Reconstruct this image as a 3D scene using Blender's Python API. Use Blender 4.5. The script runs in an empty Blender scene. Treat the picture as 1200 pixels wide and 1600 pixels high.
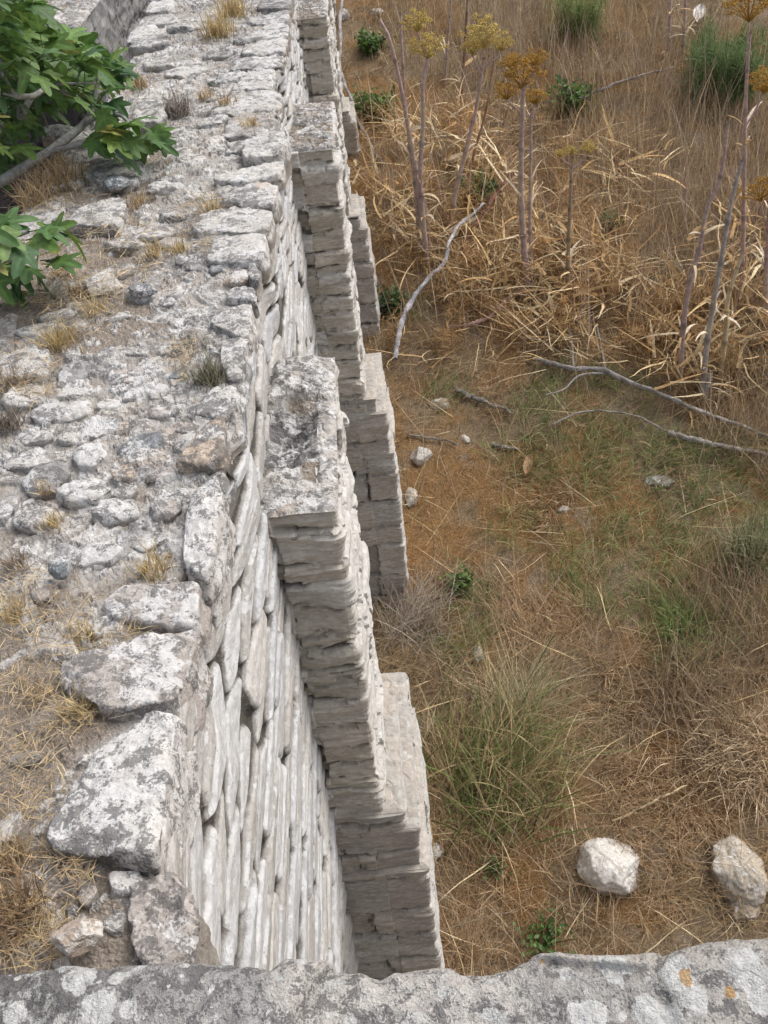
import bpy, math, random
import numpy as np
from mathutils import Matrix, Vector, Euler

S = bpy.context.scene
COL = S.collection
rad = math.radians

# ------------------------------------------------------------------ camera
CAMZ = 8.0
F_PX, CX, CY = 1464.0, 600.0, 800.0
_N = np.array([200.0, -1700.0, -F_PX]); _N /= np.linalg.norm(_N)
_V = np.array([-100.0, 1250.0, -F_PX]); _V -= _N * (_V @ _N); _V /= np.linalg.norm(_V)
_Z = -_N; _Y = _V; _X = np.cross(_Y, _Z)
RC = np.array([_X, _Y, _Z])
C0 = np.array([0.0, 0.0, CAMZ])
cam = bpy.data.cameras.new("camera")
cam.sensor_fit = 'VERTICAL'; cam.sensor_height = 24.0; cam.lens = F_PX / 1600.0 * 24.0
cam.clip_start = 0.02; cam.clip_end = 2000.0
cam_ob = bpy.data.objects.new("camera", cam); COL.objects.link(cam_ob)
m = Matrix.Identity(4)
for i in range(3):
    for j in range(3): m[i][j] = RC[i, j]
m[2][3] = CAMZ
cam_ob.matrix_world = m
S.camera = cam_ob

# ------------------------------------------------------------------ light
SUN_EL, SUN_AZ = 56.0, 62.0          # azimuth measured from +Y towards +X
world = bpy.data.worlds.new("World"); S.world = world; world.use_nodes = True
nt = world.node_tree
sky = nt.nodes.new('ShaderNodeTexSky'); sky.sky_type = 'NISHITA'; sky.sun_disc = False
sky.sun_elevation = rad(SUN_EL); sky.sun_rotation = rad(SUN_AZ)
sky.air_density = 1.0; sky.dust_density = 5.0; sky.ozone_density = 1.0
hs = nt.nodes.new('ShaderNodeHueSaturation'); hs.inputs['Saturation'].default_value = 0.5
bg = nt.nodes['Background']; bg.inputs['Strength'].default_value = 0.15
nt.links.new(sky.outputs[0], hs.inputs['Color']); nt.links.new(hs.outputs[0], bg.inputs['Color'])
sun = bpy.data.lights.new("sun", 'SUN'); sun.energy = 1.05; sun.angle = rad(45); sun.color = (1.0, 0.98, 0.955)
sun_ob = bpy.data.objects.new("sun", sun); COL.objects.link(sun_ob)
sd = Vector((math.sin(rad(SUN_AZ)) * math.cos(rad(SUN_EL)), math.cos(rad(SUN_AZ)) * math.cos(rad(SUN_EL)), math.sin(rad(SUN_EL))))
sun_ob.rotation_euler = sd.to_track_quat('Z', 'Y').to_euler()
S.view_settings.view_transform = 'Standard'; S.view_settings.look = 'None'
S.view_settings.exposure = 0.42; S.view_settings.gamma = 1.0
S.render.engine = 'CYCLES'
S.cycles.max_bounces = 5; S.cycles.diffuse_bounces = 3; S.cycles.transparent_max_bounces = 6

# ------------------------------------------------------------------ projection helpers (photo pixel -> place)
def ray(px, py):
    return RC @ np.array([(px - CX) / F_PX, -(py - CY) / F_PX, -1.0])
def atz(px, py, z):
    d = ray(px, py); return C0 + d * ((z - CAMZ) / d[2])
def aty(px, py, y):
    d = ray(px, py); return C0 + d * (y / d[1])
def atd(px, py, dist):
    d = ray(px, py); return C0 + d / np.linalg.norm(d) * dist

# ------------------------------------------------------------------ numpy noise
def _hash(ix, iy, iz, seed):
    h = (ix.astype(np.uint32) * np.uint32(374761393) + iy.astype(np.uint32) * np.uint32(668265263)
         + iz.astype(np.uint32) * np.uint32(2147483647) + np.uint32((seed * 1274126177 + 12345) & 0xffffffff))
    h = (h ^ (h >> np.uint32(13))) * np.uint32(1274126177)
    h = (h ^ (h >> np.uint32(16))) * np.uint32(2246822519)
    h = h ^ (h >> np.uint32(13))
    return h.astype(np.float64) / 4294967295.0
def noise(x, y, z=None, seed=0):
    x = np.asarray(x, float); y = np.asarray(y, float)
    z = np.zeros_like(x) if z is None else np.asarray(z, float)
    ix = np.floor(x).astype(np.int64); iy = np.floor(y).astype(np.int64); iz = np.floor(z).astype(np.int64)
    fx = x - ix; fy = y - iy; fz = z - iz
    ux = fx * fx * (3 - 2 * fx); uy = fy * fy * (3 - 2 * fy); uz = fz * fz * (3 - 2 * fz)
    r = 0.0
    for dx in (0, 1):
        wx = ux if dx else 1 - ux
        for dy in (0, 1):
            wy = uy if dy else 1 - uy
            for dz in (0, 1):
                wz = uz if dz else 1 - uz
                r = r + wx * wy * wz * _hash(ix + dx, iy + dy, iz + dz, seed)
    return r * 2 - 1
def fbm(x, y, z=None, seed=0, o=4, g=0.5):
    a = 1.0; r = 0.0; t = 0.0; k = 1.0
    for i in range(o):
        r = r + a * noise(np.asarray(x) * k, np.asarray(y) * k, None if z is None else np.asarray(z) * k, seed + i * 17)
        t += a; a *= g; k *= 2.03
    return r / t
def sstep(x, a, b):
    t = np.clip((x - a) / (b - a), 0, 1); return t * t * (3 - 2 * t)
def worley(u, v, seed=0, jit=0.9):
    """F1, border distance, cell random a, cell random b, offset to the cell seed"""
    iu = np.floor(u).astype(np.int64); iv = np.floor(v).astype(np.int64)
    f1 = np.full(u.shape, 9e9); f2 = np.full(u.shape, 9e9)
    ra = np.zeros(u.shape); rb = np.zeros(u.shape); ou = np.zeros(u.shape); ov = np.zeros(u.shape)
    z = np.zeros_like(iu)
    for a in (-1, 0, 1):
        for b in (-1, 0, 1):
            cu = iu + a; cv = iv + b
            su = cu + 0.5 + (_hash(cu, cv, z, seed) - 0.5) * jit
            sv = cv + 0.5 + (_hash(cu, cv, z + 1, seed) - 0.5) * jit
            d = np.hypot(su - u, sv - v)
            closer = d < f1
            f2 = np.where(closer, f1, np.minimum(f2, d))
            ra = np.where(closer, _hash(cu, cv, z + 2, seed), ra)
            rb = np.where(closer, _hash(cu, cv, z + 3, seed), rb)
            ou = np.where(closer, u - su, ou); ov = np.where(closer, v - sv, ov)
            f1 = np.where(closer, d, f1)
    return f1, f2 - f1, ra, rb, ou, ov

# ------------------------------------------------------------------ object helpers
def tag(o, label=None, cat=None, group=None, kind=None):
    if label: o['label'] = label
    if cat: o['category'] = cat
    if group: o['group'] = group
    if kind: o['kind'] = kind
    return o
def thing(name, label, cat, loc=(0, 0, 0), group=None):
    o = bpy.data.objects.new(name, None); COL.objects.link(o); o.location = [float(c) for c in loc]
    o.empty_display_size = 0.1
    return tag(o, label, cat, group, 'thing')
def mesh_obj(name, V, F, mat, parent=None, col=None, msk=None, smooth=True, extra=None):
    """V (n,3) world coordinates; F int array (m,k) or list of such arrays"""
    V = np.asarray(V, float)
    if parent is not None: V = V - np.array(parent_origin(parent))
    me = bpy.data.meshes.new(name)
    Fs = F if isinstance(F, list) else [F]
    Fs = [np.asarray(f, np.int32) for f in Fs if len(f)]
    loops = np.concatenate([f.ravel() for f in Fs])
    sizes = np.concatenate([np.full(len(f), f.shape[1], np.int32) for f in Fs])
    starts = np.concatenate([[0], np.cumsum(sizes)[:-1]]).astype(np.int32)
    me.vertices.add(len(V)); me.vertices.foreach_set('co', V.astype(np.float32).ravel())
    me.loops.add(len(loops)); me.loops.foreach_set('vertex_index', loops)
    me.polygons.add(len(sizes)); me.polygons.foreach_set('loop_start', starts)
    me.update(calc_edges=True)
    if smooth: me.polygons.foreach_set('use_smooth', np.ones(len(sizes), bool))
    if col is not None:
        a = me.color_attributes.new('tone', 'FLOAT_COLOR', 'POINT')
        c = np.ones((len(V), 4), np.float32); c[:, :3] = col
        a.data.foreach_set('color', c.ravel())
    if msk is not None:
        a = me.attributes.new('stone_mask', 'FLOAT', 'POINT')
        a.data.foreach_set('value', (np.zeros(len(V)) + msk).astype(np.float32))
    for k, v in (extra or {}).items():
        a = me.attributes.new(k, 'FLOAT', 'POINT'); a.data.foreach_set('value', (np.zeros(len(V)) + v).astype(np.float32))
    me.materials.append(mat)
    o = bpy.data.objects.new(name, me); COL.objects.link(o)
    if parent is not None: o.parent = parent
    return o
def flat_shade(o):
    o.data.polygons.foreach_set('use_smooth', np.zeros(len(o.data.polygons), bool))
def parent_origin(p):
    v = Vector((0, 0, 0))
    while p is not None:
        v = v + p.location; p = p.parent
    return v
def grid_faces(nu, nv, wrap=False):
    i = np.arange(nu - 1)[:, None]; j = np.arange(nv if wrap else nv - 1)[None, :]
    a = i * nv + j; b = i * nv + (j + 1) % nv
    return np.stack([a, b, b + nv, a + nv], -1).reshape(-1, 4)
class MB:
    """collects pieces of one mesh"""
    def __init__(s): s.V = []; s.F3 = []; s.F4 = []; s.C = []; s.n = 0
    def add(s, V, F, col):
        V = np.asarray(V, float); F = np.asarray(F, np.int64)
        (s.F3 if F.shape[1] == 3 else s.F4).append(F + s.n)
        s.V.append(V); c = np.zeros((len(V), 3)); c[:] = col; s.C.append(c); s.n += len(V)
    def build(s, name, mat, parent=None, smooth=True):
        F = []
        if s.F3: F.append(np.concatenate(s.F3))
        if s.F4: F.append(np.concatenate(s.F4))
        return mesh_obj(name, np.concatenate(s.V), F, mat, parent, np.concatenate(s.C), 1.0, smooth)

# ------------------------------------------------------------------ materials
def new_mat(name):
    M = bpy.data.materials.new(name); M.use_nodes = True
    t = M.node_tree; b = t.nodes['Principled BSDF']; b.inputs['Roughness'].default_value = 0.95
    b.inputs['Specular IOR Level'].default_value = 0.15
    return M, t, b
class NB:
    def __init__(s, t): s.t = t
    def n(s, typ, **kw):
        x = s.t.nodes.new(typ)
        for k, v in kw.items(): setattr(x, k, v)
        return x
    def l(s, a, b): s.t.links.new(a, b)
    def attr(s, name): return s.n('ShaderNodeAttribute', attribute_name=name)
    def pos(s, scale=(1, 1, 1)):
        g = s.n('ShaderNodeTexCoord'); mp = s.n('ShaderNodeMapping'); mp.inputs['Scale'].default_value = scale
        s.l(g.outputs['Object'], mp.inputs['Vector']); return mp.outputs[0]
    def noise(s, vec, scale, detail=5, rough=0.6, dist=0.0):
        x = s.n('ShaderNodeTexNoise'); s.l(vec, x.inputs['Vector'])
        x.inputs['Scale'].default_value = scale; x.inputs['Detail'].default_value = detail
        x.inputs['Roughness'].default_value = rough; x.inputs['Distortion'].default_value = dist
        return x.outputs['Fac']
    def ramp(s, fac, a, b, va=0.0, vb=1.0):
        x = s.n('ShaderNodeMapRange'); x.interpolation_type = 'SMOOTHSTEP'
        s.l(fac, x.inputs[0])
        for k, v in zip((1, 2, 3, 4), (a, b, va, vb)): x.inputs[k].default_value = v
        return x.outputs[0]
    def math(s, op, a, b=None):
        x = s.n('ShaderNodeMath', operation=op)
        for i, q in enumerate((a, b)):
            if q is None: continue
            if isinstance(q, (int, float)): x.inputs[i].default_value = q
            else: s.l(q, x.inputs[i])
        return x.outputs[0]
    def mix(s, fac, a, b, mode='MIX'):
        x = s.n('ShaderNodeMix', data_type='RGBA', blend_type=mode)
        for q, i in ((fac, 0), (a, 6), (b, 7)):
            if isinstance(q, (int, float)): x.inputs[i].default_value = q
            elif isinstance(q, tuple): x.inputs[i].default_value = (*q, 1)
            else: s.l(q, x.inputs[i])
        return x.outputs[2]
    def bump(s, b, h, strength, dist):
        x = s.n('ShaderNodeBump'); x.inputs['Strength'].default_value = strength; x.inputs['Distance'].default_value = dist
        s.l(h, x.inputs['Height']); s.l(x.outputs[0], b.inputs['Normal'])

def stone_material(name, white=0.5, dark=0.5, orange=0.0, stretch=(1, 1, 1), soil=(0.21, 0.18, 0.15), bump=0.5, wcol=(0.66, 0.65, 0.63), dcol=(0.13, 0.125, 0.12), ls=1.0):
    M, t, b = new_mat(name); N = NB(t)
    p = N.pos(stretch)
    tone = N.attr('tone').outputs['Color']; mk = N.attr('stone_mask').outputs['Fac']
    n1 = N.noise(p, 9 * ls, 7, 0.65); n2 = N.noise(p, 34 * ls, 5, 0.65, 0.4); n3 = N.noise(p, 130 * ls, 3, 0.6)
    n4 = N.noise(p, 17 * ls, 6, 0.72, 0.6); n5 = N.noise(p, 2.3, 4, 0.6)
    c = N.mix(N.ramp(n2, 0.3, 0.7), N.mix(1.0, tone, (0.80, 0.78, 0.76), 'MULTIPLY'), N.mix(1.0, tone, (1.14, 1.13, 1.11), 'MULTIPLY'))
    w = N.ramp(N.math('ADD', n1, N.math('MULTIPLY', n2, 0.35)), 0.84 - 0.30 * white, 0.90 - 0.30 * white)
    c = N.mix(N.math('MULTIPLY', w, 0.8), c, wcol)
    dsum = N.math('ADD', N.math('ADD', N.math('MULTIPLY', n4, 0.75), N.math('MULTIPLY', n3, 0.3)), N.math('MULTIPLY', n5, 0.30))
    d = N.ramp(dsum, 0.84 - 0.24 * dark, 0.90 - 0.24 * dark)
    c = N.mix(N.math('MULTIPLY', d, 0.78), c, dcol)
    c = N.mix(N.ramp(n3, 0.62, 0.75, 0, 0.35), c, dcol)
    if orange:
        no = N.noise(p, 5.1, 3, 0.5); c = N.mix(N.ramp(no, 0.70, 0.74, 0, orange), c, (0.52, 0.27, 0.08))
    sn = N.mix(N.ramp(n3, 0.45, 0.7), soil, (soil[0] * 1.9, soil[1] * 1.9, soil[2] * 1.9))
    sn = N.mix(N.ramp(n4, 0.52, 0.7), sn, (soil[0] * 0.7, soil[1] * 0.68, soil[2] * 0.65))
    sn = N.mix(N.math('MULTIPLY', N.ramp(mk, 0.1, 0.3, 0, 0.8), N.ramp(n1, 0.3, 0.6)), sn, (0.40, 0.385, 0.36))
    mm = N.ramp(N.math('ADD', mk, N.math('MULTIPLY', N.math('SUBTRACT', n2, 0.5), 0.7)), 0.3, 0.62)
    c = N.mix(mm, sn, c)
    N.l(c, b.inputs['Base Color'])
    hgt = N.math('ADD', N.math('MULTIPLY', n2, 0.6), N.math('ADD', N.math('MULTIPLY', n3, 0.4), N.math('MULTIPLY', w, 0.12)))
    N.bump(b, hgt, bump, 0.012)
    return M
M_TOP = stone_material("weathered_limestone_top", white=0.56, dark=0.72, orange=0.25, bump=0.8, wcol=(0.60, 0.59, 0.575))
M_FACE = stone_material("laid_limestone_face", white=0.40, dark=0.22, stretch=(1.0, 0.62, 1.4), soil=(0.075, 0.068, 0.06), wcol=(0.57, 0.58, 0.585), dcol=(0.20, 0.195, 0.185), bump=0.9)
M_BUT = stone_material("buttress_limestone", white=0.12, dark=0.18, stretch=(0.7, 0.7, 1.5), soil=(0.16, 0.14, 0.115), wcol=(0.55, 0.54, 0.51), dcol=(0.17, 0.155, 0.135))
M_PAR = stone_material("parapet_limestone", white=0.38, dark=0.77, orange=0.0, wcol=(0.55, 0.54, 0.51), dcol=(0.13, 0.125, 0.125), bump=1.0, ls=2.8)
M_ROCK = stone_material("pale_rock", white=0.42, dark=0.30, wcol=(0.64, 0.62, 0.58), dcol=(0.27, 0.235, 0.19), bump=0.9, ls=1.3, soil=(0.20, 0.14, 0.085))

def plant_material(name, rough=0.7, trans=0.25, var=0.25, spec=0.2, scale=30, gain=1.0):
    M, t, b = new_mat(name); N = NB(t)
    tone = N.attr('tone').outputs['Color']; p = N.pos()
    n = N.noise(p, scale, 3, 0.6)
    c = N.mix(N.ramp(n, 0.3, 0.7), N.mix(1.0, tone, (gain * (1 - var),) * 3, 'MULTIPLY'), N.mix(1.0, tone, (gain * (1 + var),) * 3, 'MULTIPLY'))
    N.l(c, b.inputs['Base Color']); b.inputs['Roughness'].default_value = rough; b.inputs['Specular IOR Level'].default_value = spec
    if trans:
        tr = N.n('ShaderNodeBsdfTranslucent'); N.l(c, tr.inputs['Color'])
        mx = N.n('ShaderNodeMixShader'); mx.inputs[0].default_value = trans
        N.l(b.outputs[0], mx.inputs[1]); N.l(tr.outputs[0], mx.inputs[2])
        N.l(mx.outputs[0], t.nodes['Material Output'].inputs['Surface'])
    return M
M_GRASS = plant_material("dry_grass_blade", 0.8, 0.2, gain=1.22)
M_LEAF = plant_material("fig_leaf", 0.5, 0.3, 0.18, 0.4)
M_WOOD = plant_material("weathered_bark", 0.9, 0.0, 0.3, 0.1, 40)

# ================================================================== GROUND
def ground_z(x, y):
    x = np.asarray(x, float); y = np.asarray(y, float)
    yy = np.clip(y, -6, 24)
    z = -0.85 + 0.25 * yy + 0.05 * np.clip(y - 24, 0, 400) * np.exp(-np.clip(y - 24, 0, 400) / 60.0)
    return z + 0.10 * noise(x * 0.7 + 3.1, y * 0.7, seed=4) * sstep(x, -0.2, 0.8) + 0.03 * noise(x * 2.1, y * 2.1, seed=5)
def gp(px, py):
    d = ray(px, py); lo, hi = 1.0, 80.0
    t = 6.0
    ts = np.linspace(2, 60, 800); P = C0[None] + ts[:, None] * d[None]
    below = P[:, 2] < ground_z(P[:, 0], P[:, 1])
    k = int(np.argmax(below)); lo, hi = ts[k - 1], ts[k]
    for _ in range(25):
        t = (lo + hi) / 2; q = C0 + t * d
        if q[2] < ground_z(q[0], q[1]): hi = t
        else: lo = t
    return C0 + hi * d

def ground_tone_zones(x, y):
    """soil / moss / litter colours that belong to the ground"""
    rust = sstep(fbm(x * 1.3, y * 1.3, seed=31), -0.15, 0.25)
    pale = 0.75 * sstep(fbm(x * 2.2 + 9, y * 2.2, seed=37, o=6, g=0.66), 0.24, 0.5)
    c = np.zeros(x.shape + (3,))
    c[:] = (0.26, 0.20, 0.135)
    c = c * (1 - rust[..., None]) + np.array((0.29, 0.175, 0.08)) * rust[..., None]
    c = c * (1 - 0.85 * pale[..., None]) + np.array((0.29, 0.25, 0.205)) * 0.85 * pale[..., None]
    return c
def make_ground():
    a = np.concatenate([-np.geomspace(400, 3, 24), np.arange(-2.6, -0.9, 0.4), np.arange(-0.9, 9.0, 0.045), np.geomspace(9.1, 400, 30)])
    bq = np.concatenate([-np.geomspace(400, 1, 22), np.arange(-0.8, 1.2, 0.3), np.arange(1.2, 22.0, 0.05), np.geomspace(22.2, 500, 34)])
    Y, X = np.meshgrid(bq, a, indexing='ij')
    Z = ground_z(X, Y) + np.where((X > -0.9) & (X < 9) & (Y > 1) & (Y < 22), 0.022 * fbm(X * 9, Y * 9, seed=11) + 0.016 * np.clip(fbm(X * 22, Y * 22, seed=12), -1, 1), 0)
    V = np.stack([X, Y, Z], -1).reshape(-1, 3)
    M, t, b = new_mat("dry_soil_and_moss"); N = NB(t)
    tone = N.attr('tone').outputs['Color']; p = N.pos()
    n1 = N.noise(p, 14, 6, 0.7, 0.3); n2 = N.noise(p, 60, 4, 0.7); n3 = N.noise(p, 4, 4, 0.6)
    c = N.mix(N.ramp(n2, 0.3, 0.7), N.mix(1.0, tone, (0.6, 0.58, 0.55), 'MULTIPLY'), N.mix(1.0, tone, (1.45, 1.42, 1.35), 'MULTIPLY'))
    c = N.mix(N.ramp(n1, 0.52, 0.68, 0, 0.45), c, (0.10, 0.075, 0.05))
    c = N.mix(N.ramp(n3, 0.58, 0.68, 0, 0.35), c, (0.10, 0.105, 0.05))
    vo = N.n('ShaderNodeTexVoronoi'); vo.inputs['Scale'].default_value = 26; N.l(p, vo.inputs['Vector'])
    peb = N.ramp(vo.outputs['Distance'], 0.10, 0.17, 1, 0)
    c = N.mix(N.math('MULTIPLY', peb, N.ramp(n1, 0.50, 0.60, 0, 0.8)), c, (0.45, 0.42, 0.37))
    N.l(c, b.inputs['Base Color'])
    N.bump(b, N.math('ADD', n2, N.math('MULTIPLY', n1, 1.3)), 1.0, 0.03)
    g = mesh_obj("ground", V, grid_faces(len(bq), len(a)), M, None, ground_tone_zones(V[:, 0], V[:, 1]), 1.0)
    tag(g, kind='structure')
make_ground()

# ================================================================== THE LONG WALL
WX, WL, WT = -0.56, -1.95, 6.0        # right face, left face, top
rng = np.random.RandomState(7)
wall = thing("buttressed_wall", "long pale rubble stone wall with a broken flat top and stepped buttresses", "wall", (-1.3, 0.4, -0.6))

def left_edge(y):      # the ragged left side of the top
    return WL + 0.10 * noise(y * 1.1, y * 0, seed=51) + 0.07 * noise(y * 3.3, y * 0, seed=52) - 0.25 * sstep(3.0 - y, 0, 2)
def right_edge(y):
    return WX - 0.06 * sstep(noise(y * 2.6, y * 0, seed=53), -0.2, 0.5) - 0.10 * sstep(2.9 - y, 0, 0.7) * (0.5 + 0.5 * sstep(y, 0.95, 1.45))
STONE_TONES = np.array([(0.46, 0.435, 0.40), (0.42, 0.40, 0.375), (0.49, 0.47, 0.445), (0.36, 0.355, 0.35), (0.44, 0.395, 0.355), (0.51, 0.495, 0.475), (0.39, 0.37, 0.34)])
def pick_tone(r, tones=STONE_TONES):
    return tones[np.clip((r * len(tones)).astype(int), 0, len(tones) - 1)]

def face_relief(s, z, seed):
    """long thin roughly laid slabs: s along the wall, z up. -> outward offset, mask, random"""
    w1 = 0.020 * noise(s * 0.9, z * 2.0, seed=seed + 1) + 0.008 * noise(s * 3.7 + z * 2, z * 9 - s * 2, seed=seed + 2)
    f1, e, ra, rb, ou, ov = worley(s / 0.50 + 0.10 * noise(s * 2.2 + z * 3, z * 6 - s, seed=seed + 3), (z + w1) / 0.084, seed, 0.8)
    e0 = e
    e = e + 0.030 * noise(s * 2.7 + z * 6, z * 27 - s * 2.3, seed=seed + 4) + 0.035 * noise(s * 1.9 - z * 3, z * 9 + s * 1.7, seed=seed + 14)
    m = sstep(e, 0.02, 0.18) * sstep(e0, 0.0, 0.18)
    mk = sstep(e, 0.10, 0.21)
    out = ra * 0.024 - 0.006
    miss = sstep(rb, 0.95, 0.96)
    m = m * (1 - 0.8 * miss)
    tilt = ou * (rb - 0.5) * 0.022 + ov * (_hash((ra * 9999).astype(np.int64), (rb * 9999).astype(np.int64), (ra * 0).astype(np.int64), 5) - 0.5) * 0.016
    dj = -0.032 + 0.008 * noise(s * 3 + z * 7, z * 26 - s * 3, seed=seed + 6)
    mk = mk * (1 - 0.8 * miss)
    o = dj * (1 - m) + (out + tilt - 0.03 * miss) * m
    o = o + 0.0025 * fbm(s * 1.7 + z * 9, z * 42 - s * 2.1, seed=seed + 5, o=4, g=0.6) + 0.002 * fbm(s * 5 + z * 11, z * 75 - s * 4, seed=seed + 8, o=3, g=0.6)
    return o, mk, ra, rb
def top_relief(x, y, seed):
    wx = 0.02 * noise(x * 14, y * 14, seed=seed + 1); wy = 0.02 * noise(x * 14, y * 14, seed=seed + 2)
    f1, e, ra, rb, ou, ov = worley((x + wx) / 0.15, (y + wy) / 0.125, seed, 0.95)
    soil = np.clip(sstep(-0.90 - x + 0.25 * noise(x * 5, y * 5, seed=seed + 20), -0.08, 0.15) * sstep(y, 2.35, 1.9) + 0.75 * sstep(-1.15 - x + 0.3 * noise(x * 4, y * 4, seed=seed + 21), -0.1, 0.15) * sstep(y, 3.1, 3.6) * sstep(y, 7.0, 6.0) + 0.8 * sstep(y, 1.35, 1.2), 0, 1) if seed == 200 else 0.0
    present = sstep(ra, 0.25 + 0.62 * soil, 0.32 + 0.62 * soil)
    m = sstep(e, 0.04, 0.17) * present
    tilt = (ou * (ra - 0.5) + ov * (rb - 0.5)) * 0.07
    h = m * (0.004 + 0.014 * rb + tilt * 0.45)
    g1, ge, ga, gb, gu, gv = worley((x + wx) / 0.042, (y + wy) / 0.042, seed + 5, 0.95)
    gm = sstep(ge, 0.1, 0.35) * sstep(ga, 0.55 + 0.3 * soil, 0.6 + 0.3 * soil)
    h = np.maximum(h, gm * (0.006 + 0.012 * gb))
    mm = np.maximum(m, gm * 0.9)
    h = h + 0.03 * fbm(x * 1.6, y * 1.6, seed=seed + 7, o=3) + 0.016 * fbm(x * 11, y * 11, seed=seed + 9, o=5, g=0.62) + 0.008 * fbm(x * 48, y * 48, seed=seed + 10, o=3, g=0.7)
    if seed == 200: mm = np.maximum(mm, 0.37 * (1 - soil) + 0.12 * fbm(x * 6, y * 6, seed=seed + 30, o=4) * (1 - soil))
    return h, mm, np.where(m > gm, ra, ga), rb

def build_wall_body():
    ys = [0.30]
    while ys[-1] < 26.0: ys.append(ys[-1] + 0.0042 * max(1.0, ys[-1] * (1.0 if ys[-1] < 14 else 3.0)))
    ys = np.array(ys)
    zf = np.concatenate([np.arange(-2.0, 2.6, 0.035), np.arange(2.6, 3.8, 0.009), np.arange(3.8, WT - 0.03, 0.0048)])
    nT = 250; left_n = 40; rc = 5
    # parameter rows: 0..nf face, corner, top, corner, left face
    nf = len(zf); tt = np.linspace(0, 1, nT)
    Yf, Zf = np.meshgrid(ys, zf, indexing='ij')
    of, mf, raf, rbf = face_relief(Yf, Zf, 100)
    def soften(A, ax):
        a0 = np.concatenate([np.take(A, [0], ax), A, np.take(A, [-1], ax)], ax); n = A.shape[ax]
        return 0.25 * np.take(a0, np.arange(n), ax) + 0.5 * A + 0.25 * np.take(a0, np.arange(2, n + 2), ax)
    for _ in range(2): of = soften(of, 1); mf = soften(mf, 1)
    of = soften(of, 0) + 0.0015 * fbm(Yf * 17 + Zf * 8, Zf * 40 - Yf * 5, seed=131, o=4, g=0.65)
    re = right_edge(ys)[:, None]
    topw = sstep(Zf, WT - 0.7, WT)
    under = 0.14 * sstep(Zf, 3.4, 1.2) * sstep(Yf, 3.0, 2.2)
    Xf = WX * (1 - topw) + re * topw + of - under + 0.03 * noise(Yf * 0.8, Zf * 0.8, seed=77)
    # top
    Yt, Tt = np.meshgrid(ys, tt, indexing='ij')
    le = left_edge(ys)[:, None]
    x0 = re + 0.0
    Xt = x0 + (le - x0) * Tt
    ht, mt, rat, rbt = top_relief(Xt, Yt, 200)
    edge = np.minimum(Tt * 1.45, (1 - Tt) * 1.45)
    fall = (1 - sstep(edge, 0.0, 0.035))
    Zt = WT - 0.03 + ht - 0.035 * fall + 0.05 * sstep(0.9 - Yt, 0, 0.5) * 0
    blend = (1 - sstep(Tt * 1.45, 0, 0.05))
    Xt = Xt + (Xf[:, -1:] - x0) * blend
    # left face, falling away out of sight
    zl = np.linspace(WT - 0.08, -2.0, left_n)
    Yl, Zl = np.meshgrid(ys, zl, indexing='ij')
    ol = 0.05 * noise(Yl * 2.5, Zl * 9, seed=88)
    Xl = le - ol - 0.01
    X = np.concatenate([Xf, Xt, Xl], 1); Y = np.concatenate([Yf, Yt, Yl], 1); Z = np.concatenate([Zf, Zt, Zl], 1)
    nv = X.shape[1]
    tone_f = pick_tone(raf, np.array([(0.48, 0.485, 0.485), (0.45, 0.445, 0.43), (0.53, 0.535, 0.54), (0.41, 0.40, 0.38), (0.49, 0.48, 0.46), (0.46, 0.47, 0.485)]))
    tone_t = pick_tone(rbt)
    tone = np.concatenate([tone_f, tone_t, np.zeros(Xl.shape + (3,)) + (0.4, 0.38, 0.35)], 1).reshape(-1, 3)
    mask = np.concatenate([mf, mt, np.ones(Xl.shape)], 1).reshape(-1)
    V = np.stack([X, Y, Z], -1).reshape(-1, 3)
    F = grid_faces(len(ys), nv)
    o = mesh_obj("masonry", V, F, M_FACE, wall, tone, mask)
    o.data.materials.append(M_TOP)
    col = np.tile(np.arange(nv - 1), len(ys) - 1)
    o.data.polygons.foreach_set('material_index', ((col >= nf - 2)).astype(np.int32)); flat_shade(o)
build_wall_body()

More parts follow.
